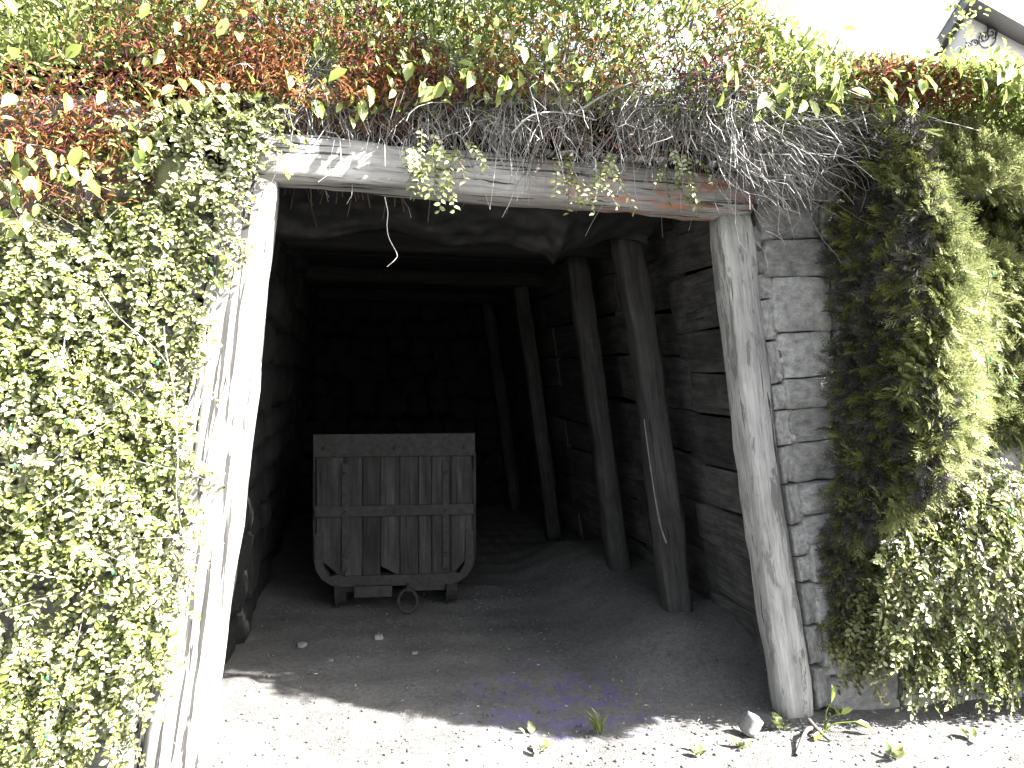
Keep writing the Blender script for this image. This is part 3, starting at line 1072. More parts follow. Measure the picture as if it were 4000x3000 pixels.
def px_region(polys, n, yfun, thin=None):
    """sample photo-surveyed regions of the facade; yfun gives the plant's own depth in front of the wall"""
    if not isinstance(polys[0][0], (list, tuple)):
        polys = [polys]
    out = []
    for poly in polys:
        a = np.array(poly, float)
        area = abs(np.dot(a[:, 0], np.roll(a[:, 1], 1)) - np.dot(a[:, 1], np.roll(a[:, 0], 1))) / 2
        out.append((poly, area))
    tot = sum(a for _, a in out)
    qs = np.concatenate([sample_poly(p, max(8, int(n * a / tot))) for p, a in out])
    if thin is not None:
        qs = qs[rng.random(len(qs)) < thin(qs[:, 0], qs[:, 1])]
    w = P(qs[:, 0], qs[:, 1], 0.0)
    y = yfun(w[:, 0], w[:, 2])
    w = P(qs[:, 0], qs[:, 1], y)
    return w


# --- left: dense small-leaved shrub over the wall
def left_y(x, z):
    return -0.06 - 0.13 * smooth(-0.75, -1.5, x) - 0.04 * field(x, 0 * x, z, 5.5, 31) - 0.07 * rng.random(len(x))


left_poly = [(-900, 880), (60, 850), (250, 940), (430, 1010), (560, 1120), (690, 1080), (760, 1150), (780, 1280), (735, 1400), (700, 1480),
             (720, 1650), (735, 1800), (712, 2000), (705, 2180), (650, 2280), (665, 2420), (600, 2560), (600, 2700), (540, 2800), (520, 2950), (480, 3080), (-900, 3080)]


def left_thin(px, py):
    g = field(px / 1000, py / 1000, 0 * px, 13.0, 77)
    d = np.clip(0.95 - 0.75 * (g > 0.72) - 0.35 * (g < -1.0), 0.1, 1)
    lowbare = ((px > 330) & (py > 2640)) * 0.55
    return np.clip(d - lowbare, 0.05, 1)


pos = px_region(left_poly, 3900, left_y, left_thin)
n = len(pos)
out = unit(SUN_N + np.array([0, -0.25, 0]) + rng.normal(size=(n, 3)) * 0.3)
dirs = unit(np.array([0.25, -0.35, -0.25]) + rng.normal(size=(n, 3)) * np.array([0.7, 0.25, 0.6]))
left_root = shrub('cotoneaster_shrub', (-1.5, 0.1, 0), 'dense sunlit small leaved shrub covering the wall left of the entrance', 'shrub', pos, out, dirs,
      0.08 + 0.11 * rng.random(n), 15, 0.016 + 0.017 * rng.random(n), M['small_leaf'], 'small leaved shrubs', 280, leaf_small)

rn = 70
a_ = px_region([(-700, 1000), (300, 950), (640, 1150), (680, 1500), (660, 2000), (560, 2700), (480, 3000), (-700, 3050)], rn, lambda x, z: -0.26 - 0.04 * rng.random(len(x)))
u_ = np.linspace(0, 1, 9)[None, :, None]
d_ = unit(np.array([0.2, -0.1, 0.25]) + rng.normal(size=(rn, 3)) * np.array([0.8, 0.06, 0.8]))
ln_ = a_[:, None] + d_[:, None] * (0.15 + 0.3 * rng.random(rn))[:, None, None] * u_ + np.array([0, 0, -0.08]) * u_ ** 2 + np.sin(u_ * 6 + rng.random((rn, 1, 1)) * 6) * 0.008 + np.array([0, 0.12, 0]) * (1 - u_) ** 2
V, F, T = tubes(ln_, 0.0024, 0.001)
ro_ = np_mesh('runners', V - np.array(left_root.location), F, M['twig'], left_root, T); ro_['kind'] = 'stuff'

# --- left top: looser sprigs over the stones and the head of the left post
poly2 = [[(380, 560), (640, 380), (860, 330), (1060, 420), (1070, 560), (1000, 640), (940, 680), (905, 900), (860, 1060), (800, 960), (780, 700), (600, 650), (420, 660)],
         [(60, 830), (450, 720), (760, 760), (800, 1060), (600, 1120), (430, 1000), (250, 930)]]
pos = px_region(poly2, 370, lambda x, z: -0.03 - 0.09 * rng.random(len(x)))
n = len(pos)
out = unit(SUN_N + np.array([0, -0.25, 0]) + rng.normal(size=(n, 3)) * 0.3)
dirs = unit(np.array([0.2, -0.3, -0.45]) + rng.normal(size=(n, 3)) * np.array([0.6, 0.25, 0.4]))
shrub('cotoneaster_shrub', (-0.6, 0.15, 2.6), 'looser small leaved shrub spilling over the head of the left post', 'shrub', pos, out, dirs,
      0.09 + 0.07 * rng.random(n), 13, 0.025, M['small_leaf'], 'small leaved shrubs', 200, leaf_small)

# --- sprigs hanging over the beam
poly3 = [[(1540, 540), (1700, 470), (1860, 560), (1840, 640), (1720, 670), (1600, 640)],
         [(2130, 630), (2250, 560), (2420, 570), (2460, 660), (2330, 700), (2200, 690)],
         [(2500, 580), (2620, 560), (2730, 600), (2700, 700), (2640, 720), (2560, 660)]]
pos = px_region(poly3, 44, lambda x, z: -0.12 - 0.12 * rng.random(len(x)))
n = len(pos)
out = unit(np.array([0.1, -0.8, 0.5]) + rng.normal(size=(n, 3)) * 0.3)
dirs = unit(np.array([0.05, -0.2, -0.8]) + rng.normal(size=(n, 3)) * np.array([0.5, 0.2, 0.3]))
shrub('cotoneaster_shrub', (0.9, 0.25, 2.8), 'three small leafy sprays trailing down over the log beam', 'shrub', pos, out, dirs,
      0.10 + 0.06 * rng.random(n), 13, 0.024, M['small_leaf'], 'small leaved shrubs', 120, leaf_small)

# --- right, low: small-leaved shrub with bright leaves
def rlow_y(x, z):
    return -0.05 - 0.24 * smooth(0.1, 0.9, z) * smooth(2.2, 2.6, x) - 0.05 * field(x, 0 * x, z, 6, 41) - 0.08 * rng.random(len(x))


poly4 = [(3700, 1850), (3560, 2000), (3440, 2120), (3500, 2240), (3430, 2330), (3480, 2440), (3450, 2560), (3560, 2660), (3760, 2640), (3880, 2610), (4000, 2660), (4700, 2560), (4700, 1800), (4000, 1820), (3800, 1820)]
pos = px_region(poly4, 1900, rlow_y, lambda a, b: np.clip(0.9 - 0.6 * (field(a / 1000, b / 1000, 0 * a, 14, 8) > 0.75), 0, 1))
n = len(pos)
out = unit(SUN_N + np.array([0, -0.25, 0]) + rng.normal(size=(n, 3)) * 0.3)
dirs = unit(np.array([-0.35, -0.35, -0.35]) + rng.normal(size=(n, 3)) * np.array([0.5, 0.25, 0.45]))
shrub('cotoneaster_shrub', (2.7, 0.1, 0), 'small leaved shrub with glinting leaves low on the right beside the blocks', 'shrub', pos, out, dirs,
      0.09 + 0.09 * rng.random(n), 15, 0.020 + 0.016 * rng.random(n), M['small_leaf'], 'small leaved shrubs', 200, leaf_small, width=0.55)

# --- right, shaded strip between blocks and juniper
poly5 = [(3360, 1450), (3440, 1500), (3450, 1900), (3480, 2200), (3440, 2560), (3360, 2620), (3310, 2500), (3340, 2350), (3370, 2100), (3330, 1900), (3350, 1800), (3310, 1600)]
pos = px_region(poly5, 240, lambda x, z: -0.03 - 0.10 * rng.random(len(x)))
n = len(pos)
out = unit(np.array([-0.3, -0.8, 0.3]) + rng.normal(size=(n, 3)) * 0.35)
dirs = unit(np.array([-0.5, -0.2, -0.4]) + rng.normal(size=(n, 3)) * np.array([0.5, 0.25, 0.5]))
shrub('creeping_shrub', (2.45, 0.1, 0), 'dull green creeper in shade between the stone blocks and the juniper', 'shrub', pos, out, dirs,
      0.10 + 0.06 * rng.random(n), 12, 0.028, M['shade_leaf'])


# --- juniper: feathery sprays
def spray_template():
    """flat feathery spray along +y, about 1 long; V, F (tri)"""
    V, F = [], []

    def needle(p, d, L, w):
        p = np.array(p, float); d = np.array(d, float) / np.linalg.norm(d)
        sd = np.array([-d[1], d[0], 0.5 * r.uniform(-1, 1)]) * w
        b = len(V)
        V.extend([p - sd * 0.4, p + sd * 0.4, p + d * L * 0.55 + sd * 0.55 + np.array([0, 0, w * .6]), p + d * L])
        F.extend([(b, b + 1, b + 2), (b, b + 2, b + 3)])
    r = random.Random(3)
    needle((0, 0, 0), (0, 1, 0), 1.0, 0.04)
    for k in range(8):
        y = 0.10 + k * 0.105
        for sg in (-1, 1):
            L = (0.46 * (1 - 0.7 * y) + 0.08) * r.uniform(0.75, 1.15)
            d = np.array((sg * r.uniform(.5, .8), 0.8, r.uniform(-.35, .35)))
            yy = y + r.uniform(-.03, .03)
            needle((0, yy, 0), d, L, 0.038)
            dd = d / np.linalg.norm(d)
            for q, s2 in ((0.3, 1), (0.5, -1), (0.7, 1)):
                needle(np.array((0, yy, 0)) + dd * L * q, (dd[0] * 0.4 + s2 * sg * 0.45, 0.8, r.uniform(-.3, .3)), L * 0.36, 0.032)
    return np.array(V), np.array(F)


SPR_V, SPR_F = spray_template()


def juniper(name, base, label, cat, pos, out, dirs, size, tint=None, group=None, mat='juniper'):
    root = thing(name, base, label, cat, group)
    n = len(pos)
    t = unit(dirs)
    nn = unit(out - (out * t).sum(-1, keepdims=True) * t)
    if tint is None:
        tint = np.clip(0.5 + 0.28 * field(pos[:, 0], pos[:, 1], pos[:, 2], 8, 22) + rng.normal(size=n) * 0.2, 0, 1)
    k = min(260, n)
    order = np.argsort(np.linalg.norm(pos - CAM, axis=1) + 0.5 * rng.random(n))
    pick, rest = order[:k], order[k:]
    # nearest sprays as parts
    me = bpy.data.meshes.new('spray')
    me.from_pydata([tuple(v) for v in SPR_V], [], [tuple(int(q) for q in f) for f in SPR_F])
    me.materials.append(M['juniper_one'])
    x = np.cross(t, nn)
    b = Vector(root.location)
    for q in pick:
        o = bpy.data.objects.new('spray', me)
        o.parent = root
        L = float(size[q])
        o.matrix_basis = Matrix(((x[q, 0] * L, t[q, 0] * L, nn[q, 0] * L, pos[q, 0] - b.x), (x[q, 1] * L, t[q, 1] * L, nn[q, 1] * L, pos[q, 1] - b.y),
                                 (x[q, 2] * L, t[q, 2] * L, nn[q, 2] * L, pos[q, 2] - b.z), (0, 0, 0, 1)))
        COL.objects.link(o)
    if len(rest):
        foliage_obj(root, 'foliage', [make_leaves(pos[rest], t[rest], nn[rest], size[rest], size[rest], SPR_V, SPR_F, tint[rest])], M[mat])
    # woody limbs fanning out from the base through the bush
    m = 40
    sel = rng.choice(n, m)
    a = np.array(root.location) + rng.normal(size=(m, 3)) * np.array([.12, .03, .1])
    e = pos[sel] + np.array([0, 0.08, 0])
    u = np.linspace(0, 1, 7)[None, :, None]
    lines = a[:, None] * (1 - u) + e[:, None] * u + np.sin(u * math.pi) * np.array([0, 0.1, 0.06])
    V, F, T = tubes(lines, 0.012, 0.003, None, 5)
    o = np_mesh('branches', V - np.array(root.location), F, M['stem'], root, T); o['kind'] = 'stuff'
    return root


M['juniper_one'] = leafy('juniper_needle_single', [(0, (0.075, 0.09, 0.022)), (0.5, (0.175, 0.196, 0.07)), (1, (0.28, 0.3, 0.14))], 0.5, 0.3, 0.4, True)


def jun_y(x, z):
    bulge = 0.10 + 0.50 * smooth(2.2, 2.68, x + 0.06 * field(x * 0, 0 * x, z, 5, 51)) * smooth(0.9, 1.5, z)
    return -bulge + 0.06 * field(x, 0 * x, z, 6, 52) + 0.12 * rng.random(len(x)) ** 2


# its left flank overhangs the stone blocks, its front bulges towards the path
nf, nfl = 9000, 4200
fx = 2.12 + 2.2 * rng.random(nf) ** 1.35
fz = 0.98 + 1.55 * rng.random(nf)
fx = fx + 0.07 * (1 + field(0 * fz, 0 * fz, fz, 9, 58)) * smooth(2.6, 2.12, fx)
low = 0.92 + 0.24 * smooth(2.4, 2.8, fx) + 0.10 * field(fx, 0 * fx, 0 * fx, 6, 55)
fy = -0.78 + 0.62 * smooth(2.05, 2.95, fx) + 0.05 * field(fx, 0 * fx, fz, 6, 52) + 0.22 * smooth(0.35, 0.0, fz - low) + 0.24 * smooth(2.1, 2.5, fz + 0.1 * field(fx, 0 * fx, 0 * fx, 5, 57)) + 0.12 * rng.random(nf) ** 2 + 0.10 * smooth(2.22, 2.11, fx)
front = np.stack([fx, fy, fz], -1)[fz > low]
v = rng.random(nfl)
lz = 0.35 + 2.25 * rng.random(nfl)
lx = 2.24 - 0.10 * v - 0.05 * (lz - 1.6) + 0.05 * field(0 * v, v, lz, 7, 56) + 0.05 * rng.random(nfl)
flank = np.stack([lx, -0.04 - 0.68 * v * smooth(0.75, 1.3, lz) + 0.0 * v, lz], -1)
flank = flank[rng.random(nfl) < 0.95]
inner_mask = rng.random(len(flank)) < 0.93
inner_pos = flank[inner_mask]; flank = flank[~inner_mask]
pos = np.concatenate([front, flank])
n = len(pos)
nrm0 = np.concatenate([np.tile(SUN_N * 1.1, (len(front), 1)), np.tile([-0.8, -0.5, 0.3], (len(flank), 1))])
dir0 = np.concatenate([np.tile([-0.35, -0.5, 0.12], (len(front), 1)), np.tile([-0.5, -0.55, -0.05], (len(flank), 1))])
out = unit(nrm0 + rng.normal(size=(n, 3)) * 0.35)
dirs = unit(dir0 + rng.normal(size=(n, 3)) * np.array([0.45, 0.3, 0.4]))
jun_root = juniper('juniper_bush', (2.9, 0.05, 0.7), 'feathery evergreen bush bulging out right of the stone blocks', 'bush', pos, out, dirs, 0.065 + 0.065 * rng.random(n))
k_ = len(inner_pos)
foliage_obj(jun_root, 'dead_shade_sprays', [make_leaves(inner_pos, unit(np.array([-0.5, -0.4, -0.15]) + rng.normal(size=(k_, 3)) * 0.5), unit(np.array([-0.7, -0.5, 0.3]) + rng.normal(size=(k_, 3)) * 0.4),
            0.07 + 0.06 * rng.random(k_), 0.07 + 0.06 * rng.random(k_), SPR_V, SPR_F, rng.random(k_))], M['dead_shade_spray'])

# --- canopy over the entrance
def lip(x):
    return 0.08 + 0.22 * smooth(0.2, 0.75, x) + 0.16 * smooth(0.4, 1.3, x) + 0.10 * smooth(1.6, 2.6, x) + 0.10 * smooth(-0.5, -1.4, x)


def crown(x):
    return 3.95 - 0.99 * smooth(1.15, 1.8, x) - 0.12 * smooth(2.2, 3.0, x) + 0.06 * field(x, 0 * x, 0 * x, 4, 61)


KS = np.array([0, 0.2, 0.45, 0.75, 1.0])


def skin(x):
    o = lip(x); top = crown(x)
    z0 = 2.72 - 0.45 * smooth(-0.45, -0.95, x)
    ys = np.stack([0.05 - 0.2 * smooth(-0.45, -0.9, x), -o, -o - 0.03, -o + 0.2, 0.95 + 0.55 * smooth(1.6, 0.9, x)], -1)
    zs = np.stack([z0 - 0.02, z0, z0 + (top - z0) * 0.45, z0 + (top - z0) * 0.85, top], -1)
    return ys, zs


def canopy(n, x0, x1, s0=0.0, s1=1.0, power=1.0, depth=0.16):
    """points over the outer skin of the planting on top of the bank; s = 0 under edge .. 1 crown"""
    x = x0 + (x1 - x0) * rng.random(n)
    s = s0 + (s1 - s0) * rng.random(n) ** power
    ys, zs = skin(x)
    yy = np.array([np.interp(a, KS, b) for a, b in zip(s, ys)])
    zz = np.array([np.interp(a, KS, b) for a, b in zip(s, zs)])
    g = field(x, s * 1.3, 0 * x, 5.0, 62)
    yy = yy - 0.06 * g + rng.normal(size=n) * 0.03 + rng.exponential(depth, n)
    zz = zz + 0.05 * g + rng.normal(size=n) * 0.03
    return np.stack([x, yy, zz], -1), s


def skin_y(x, z):
    ys, zs = skin(x)
    return np.array([np.interp(a, c, b) for a, b, c in zip(z, ys, zs)])


BROWN = {'a': [(60, 330), (420, 60), (900, 20), (1000, 120), (880, 330), (600, 420), (420, 560), (330, 700), (200, 620), (120, 420)],
         'b': [(-500, 250), (0, 300), (330, 330), (400, 560), (330, 650), (280, 800), (60, 760), (-500, 700)],
         'c': [(850, -60), (1500, -60), (1900, 150), (1850, 330), (1500, 420), (1300, 300), (1000, 200)],
         'd': [(2650, 120), (2900, 150), (2900, 290), (2720, 280)],
         'e': [(3240, 260), (3420, 260), (3620, 420), (3560, 560), (3440, 600), (3280, 430)],
         'f': [(1330, 330), (1620, 330), (1600, 450), (1360, 440)], 'i': [(880, 200), (1900, 120), (2700, 250), (2950, 420), (2300, 420), (1500, 470), (1000, 420)], 'j': [(300, -60), (900, -60), (1800, 60), (1950, 300), (1300, 480), (900, 480)], 'g': [(2690, 330), (2880, 340), (2860, 470), (2700, 450)], 'h': [(930, 540), (1070, 560), (1050, 660), (940, 640)]}
BROWN_XZ = {k: [(float(q[0]), float(q[2])) for q in P([c[0] for c in v], [c[1] for c in v], -0.25)] for k, v in BROWN.items()}


def leaf_cloud(name, base, label, cat, pos, mat, length, up=0.5, group=None, width=0.5, stems=True, tip_dir=(0.0, -0.6, 0.1)):
    root = thing(name, base, label, cat, group)
    n = len(pos)
    nr = unit(SUN_N + np.array([0, -0.2, up * 0.2]) + rng.normal(size=(n, 3)) * 0.5)
    tp = unit(np.array(tip_dir) + rng.normal(size=(n, 3)) * 0.6)
    tint = np.clip(0.5 + 0.3 * field(pos[:, 0], pos[:, 1], pos[:, 2], 7, 71) + rng.normal(size=n) * 0.22, 0, 1)
    foliage_obj(root, 'foliage', [make_leaves(pos, tp, nr, length, length * width, tint=tint)], mat)
    if stems:
        m = 140
        sel = pos[rng.choice(n, m)]
        u = np.linspace(0, 1, 5)[None, :, None]
        a = sel + np.array([0, 0.35, -0.18]) + rng.normal(size=(m, 3)) * 0.08
        V, F, T = tubes(a[:, None] * (1 - u) + sel[:, None] * u + np.sin(u * 3.14) * np.array([0, 0, .03]), 0.004, 0.0015)
        o = np_mesh('stems', V - np.array(root.location), F, M['stem'], root, T); o['kind'] = 'stuff'
    return root


for (x0, x1, nn_, lab, bx) in ((-2.1, -0.35, 30000, 'light green hedge growing over the left end of the bank', -1.4),
                               (-0.35, 1.15, 26000, 'light green hedge growing on the bank above the middle of the beam', 0.4),
                               (1.15, 4.8, 36000, 'pale sunlit hedge on the bank right of the entrance below the house', 2.6)):
    pos, s = canopy(nn_, x0, x1, 0.18, 1.0, 0.9)
    inb = np.zeros(len(pos), bool)
    for pl in [v for k, v in BROWN_XZ.items() if k not in 'ij']:
        inb |= in_poly(pos[:, 0] + rng.normal(size=len(pos)) * 0.06, pos[:, 2] + rng.normal(size=len(pos)) * 0.05, pl)
    gap = field(pos[:, 0], pos[:, 1], pos[:, 2], 9, 95)
    pos = pos[(~inb & (gap > -0.75)) | (rng.random(len(pos)) < 0.6)]
    leaf_cloud('hedge', (bx, 0.5, 2.85), lab, 'hedge', pos, M['light_leaf'], 0.02 + 0.03 * rng.random(len(pos)), 0.85, 'hedges on the bank', 0.4, True, (0.0, -0.5, 0.35))

# right flank of the planting: hedge skin dropping from the bank down over the juniper
pos = np.stack([2.4 + 2.5 * rng.random(5200), np.zeros(5200), 2.36 + 0.58 * rng.random(5200)], -1)
pos[:, 1] = -0.45 - 0.10 * smooth(2.4, 2.55, pos[:, 0]) + 0.3 * smooth(2.5, 3.2, pos[:, 0]) + 0.65 * smooth(2.45, 2.95, pos[:, 2]) + 0.08 * field(pos[:, 0], 0 * pos[:, 0], pos[:, 2], 6, 91) + 0.2 * rng.random(len(pos)) ** 2
n = len(pos)
juniper('juniper_bush', (3.2, 0.1, 2.3), 'bright yellow green evergreen bush at upper right above the shaded juniper', 'bush', pos[:4200],
        unit(SUN_N * 1.1 + rng.normal(size=(4200, 3)) * 0.35), unit(np.array([-0.2, -0.6, 0.15]) + rng.normal(size=(4200, 3)) * np.array([.5, .3, .4])), 0.065 + 0.06 * rng.random(4200))

# low ground cover on the slope behind
gn = 16000
ux = -2.2 + 3.6 * rng.random(gn); uy = 0.25 + 1.9 * rng.random(gn)
uz = 2.84 + 0.14 * smooth(0.1, 0.9, uy) + 0.25 * smooth(0.5, 3.5, uy) + 0.75 * smooth(0.5, 1.9, uy) * smooth(1.5, 0.7, ux) + 0.02 + 0.14 * rng.random(gn)
V, F, T = make_leaves(np.stack([ux, uy, uz], -1), unit(np.array([0, -0.4, 0.3]) + rng.normal(size=(gn, 3)) * 0.6), unit(SUN_N + rng.normal(size=(gn, 3)) * 0.45), 0.025 + 0.035 * rng.random(gn), 0.012 + 0.014 * rng.random(gn), LEAF4_V, LEAF4_F)
tag(np_mesh('ground_cover', V, F, M['light_leaf'], None, T, True), 'green ground cover on the slope of the bank', kind='stuff')

# withered reddish brown foliage
for (keys, nn_, lab, bx) in ((('a', 'b'), 5200, 'withered reddish brown shrub at the upper left edge', -1.0),
                             (('c', 'f', 'h', 'j'), 5200, 'withered reddish brown shrub above the left half of the beam', 0.1),
                             (('d', 'g', 'i'), 3600, 'sparse withered brown sprigs above the right half of the beam', 1.3),
                             (('e',), 2800, 'withered rust brown sprigs at the right above the twigs', 2.0)):
    polys = [BROWN[k] for k in keys]
    pos = px_region(polys, nn_, lambda x, z: 0 * x - 0.25)
    pos = pos + rng.normal(size=pos.shape) * np.array([0.09, 0, 0.07])
    pos = pos[pos[:, 2] > np.where(pos[:, 0] < -0.6, 2.2, 2.62)]
    pos = pos[field(pos[:, 0], pos[:, 1], pos[:, 2], 13, 83) > -0.9]
    pos[:, 1] = skin_y(pos[:, 0], pos[:, 2]) - 0.03 + rng.exponential(0.11, len(pos))
    n = len(pos)
    leaf_cloud('withered_shrub', (bx, 0.4, 2.85), lab, 'shrub', pos, M['dead'], 0.018 + 0.035 * rng.random(n), 0.4, 'withered shrubs on the bank', 0.15, True, (0.1, -0.5, -0.2))

# large oval leaves of a climber, drooping along the lip
def big_leaf_plant(label, base, pts, L):
    root = thing('climbing_vine', base, label, 'vine', 'large leaved vines')
    n = len(pts)
    tip = unit(np.array([0.05, -0.35, -0.9]) + rng.normal(size=(n, 3)) * np.array([0.45, 0.25, 0.3]))
    nr = unit(SUN_N + np.array([0, -0.4, 0]) + rng.normal(size=(n, 3)) * 0.4)
    leaf_objects(root, leaf_big, pts, tip, nr, L)
    # vine stems: trailing lines between neighbouring leaves
    m = min(70, n)
    a = pts[rng.choice(n, m)]
    u = np.linspace(0, 1, 6)[None, :, None]
    b = a + np.array([0.0, 0.16, -0.06]) + rng.normal(size=(m, 3)) * 0.06
    V, F, T = tubes(a[:, None] * (1 - u) + b[:, None] * u, 0.002, 0.003, None, 4)
    o = np_mesh('stems', V - np.array(root.location), F, M['stem'], root, T); o['kind'] = 'stuff'


pts, _ = canopy(190, -2.3, -0.45, 0.1, 0.8, 1, 0.02); pts[:, 1] -= 0.12
big_leaf_plant('large leaved green vine at the upper left above the stone wall', (-1.2, 0.3, 2.9), pts, 0.045 + 0.05 * rng.random(190))
pts, _ = canopy(190, -0.45, 0.9, 0.18, 0.75, 1.3, 0.02); pts[:, 1] -= 0.06
big_leaf_plant('vine with drooping oval leaves hanging above the middle of the beam', (0.3, 0.3, 2.9), pts, 0.045 + 0.05 * rng.random(190))
pts, _ = canopy(230, 0.9, 3.2, 0.2, 0.85, 1.1, 0.02); pts[:, 1] -= 0.12
big_leaf_plant('vine with oval yellow green leaves over the right part of the twigs', (1.9, 0.3, 2.9), pts, 0.055 + 0.045 * rng.random(230))
# stones and leaves at the far left edge
pts = px_region([(-60, 520), (260, 560), (300, 700), (220, 860), (60, 900), (-60, 800)], 40, lambda x, z: -0.24 - 0.08 * rng.random(len(x)))
big_leaf_plant('cluster of large pale leaves at the left edge above the small leaved shrub', (-1.5, 0.2, 2.5), pts, 0.035 + 0.035 * rng.random(len(pts)))

# thin shoots standing against the sky on the right
pos = np.stack([1.6 + 2.0 * rng.random(60), 0.2 + 0.4 * rng.random(60), 2.92 + 0.1 * rng.random(60)], -1)
out = unit(np.array([0, -0.8, 0.5]) + rng.normal(size=(60, 3)) * 0.3)
dirs = unit(np.array([0.1, -0.1, 1.0]) + rng.normal(size=(60, 3)) * 0.25)
shrub('young_shrub', (2.3, 0.5, 2.9), 'thin upright shoots standing against the white sky', 'shrub', pos, out, dirs, 0.12 + 0.2 * rng.random(60), 16, 0.034, M['light_leaf'], stem_mat=M['root_mid'], droop=0.05)

# --- bare hanging twigs over the beam
root = thing('dry_shrub', (1.0, 0.25, 2.75), 'mass of bare grey twigs hanging over the beam and the right post', 'shrub')


def twig_mass(n, xa, xb, len_a, len_b, zlo, zhi, lean, clumps, droop=0.6, fan=0.5):
    cx = xa + (xb - xa) * rng.random(clumps)
    cz = zlo + (zhi - zlo) * rng.random(clumps)
    co = rng.random(clumps)
    cd = np.stack([lean + rng.normal(size=clumps) * 0.35, -0.30 + rng.normal(size=clumps) * 0.2, -0.35 + rng.normal(size=clumps) * 0.35], -1)
    k = rng.integers(0, clumps, n)
    x = cx[k] + rng.normal(size=n) * 0.035
    root_ = np.stack([x, -lip(x) * (0.1 + 0.8 * co[k]) + 0.08 + 0.08 * smooth(0.45, 0.1, x) + rng.normal(size=n) * 0.03, cz[k] + rng.normal(size=n) * 0.03], -1)
    d = unit(cd[k] + rng.normal(size=(n, 3)) * fan * np.array([1, .6, .8]))
    L = len_a + (len_b - len_a) * rng.random(n) ** 1.6
    s = np.linspace(0, 1, 9)[None, :, None]
    k1 = rng.normal(size=(n, 1, 3)) * 0.13; k2 = rng.normal(size=(n, 1, 3)) * 0.06
    ph = rng.random((n, 1, 1)) * 2
    return root_[:, None] + d[:, None] * L[:, None, None] * s + np.array([0, 0, -1.0]) * (droop * L)[:, None, None] * s ** 2 \
        + (np.sin(s * 4.5 + ph) - np.sin(ph)) * k1 * L[:, None, None] + (np.sin(s * 11 + ph) - np.sin(ph)) * k2 * L[:, None, None]


A = twig_mass(2900, -0.42, 1.6, 0.06, 0.24, 2.66, 2.93, 0.05, 110)
B = twig_mass(1400, 1.4, 2.1, 0.12, 0.40, 2.60, 2.80, 0.9, 60, 0.3, 0.36)
Cc = twig_mass(55, -0.3, 1.7, 0.1, 0.28, 2.68, 2.88, 0.3, 50, 0.3)
V1 = tubes(np.concatenate([A, B]), 0.0021, 0.0009)
V2 = tubes(Cc, 0.0045, 0.0015)
# side twiglets
src = np.concatenate([A, B])
sel = rng.choice(len(src), 1800); at = rng.integers(2, 8, 1800)
st0 = src[sel, at]
dd = unit(src[sel, at] - src[sel, at - 1] + rng.normal(size=(1800, 3)) * 0.03) + rng.normal(size=(1800, 3)) * 0.5
u = np.linspace(0, 1, 4)[None, :, None]
tl = st0[:, None] + dd[:, None] * (0.03 + 0.07 * rng.random(1800))[:, None, None] * u + np.array([0, 0, -0.03]) * u ** 2
V3 = tubes(tl, 0.0016, 0.0008)
V, F, T = join([V1, V2, V3])
o = np_mesh('twigs', V - np.array(root.location), F, M['twig'], root, T); o['kind'] = 'stuff'
# two thicker crossing branches that catch the light
tube_obj('branch', np.array([P(2250, 440, -0.36), P(2420, 340, -0.38), P(2620, 290, -0.4), P(2800, 285, -0.38)]) - np.array(root.location), 0.005, 0.0025, M['root_mid'], root)
tube_obj('branch', np.array([P(2000, 520, -0.33), P(2080, 450, -0.36), P(2200, 440, -0.36), P(2330, 470, -0.33)]) - np.array(root.location), 0.0045, 0.002, M['root_mid'], root)

# dangling root inside the opening
dr = tube_obj('hanging_root', [P(1503, 770, 0.02), P(1515, 830, 0.02), P(1512, 880, 0.02), P(1520, 930, 0.01), P(1550, 990, 0.0), P(1545, 1012, 0.0), P(1512, 1042, 0.0)], 0.0019, 0.0015, M['root'], None, 40, 5)
tag(dr, 'thin pale root dangling from the beam into the opening', 'root')
dr2 = tube_obj('hanging_root', [P(2325, 620, -0.12), P(2330, 690, -0.13), P(2332, 740, -0.13), P(2324, 785, -0.13)], 0.005, 0.003, M['root'], None, 14, 5)
tag(dr2, 'short pale stem hanging in front of the beam at the middle', 'root')

# --- seedling with broad leaves at the foot of the right post
sb = G(3205, 2850)
root = thing('seedling', (sb[0], sb[1] - 0.03, 0), 'young broad leaved seedling at the foot of the right post', 'seedling')
tips = np.array([[0.02, -0.02, 0.14], [0.12, -0.05, 0.06], [-0.05, -0.06, 0.03], [0.05, -0.05, 0.10]])
for k, tpt in enumerate(tips):
    tube_obj('stem', [(0, 0, 0), tuple(tpt * np.array([.3, .3, .7])), tuple(tpt)], 0.004, 0.002, M['stem_green'] if 'stem_green' in M else M['big_leaf'], root, 8, 5)
leaf_objects(root, leaf_big, np.array(root.location) + tips, np.array([[0.05, -.1, .9], [0.9, -.35, -.35], [-.7, -.3, -.2], [.4, -.5, .5]]), np.array([[.6, -.7, .2], [.2, -.3, .9], [0, -.3, .9], [-.3, -.5, .8]]), np.array([.085, .085, .06, .06]))

# weeds and leaf litter in front
def weed(px, py, k, label, L=0.05, blade=False):
    g = G(px, py)
    root = thing('weed', (g[0], g[1], 0), label, 'weed', 'small weeds on the ground')
    n = k
    pos = np.tile(np.array([[g[0], g[1], 0.005]]), (n, 1)) + rng.normal(size=(n, 3)) * np.array([.012, .012, .003])
    a = rng.random(n) * 6.28
    tip = np.stack([np.cos(a), np.sin(a), 0.5 + 1.2 * rng.random(n) + (1.5 if blade else 0)], -1)
    nr = np.stack([-np.cos(a), -np.sin(a), 0.8 + 0 * a], -1)
    leaf_objects(root, leaf_blade if blade else leaf_small, pos, tip, nr, L * (0.7 + 0.6 * rng.random(n)))


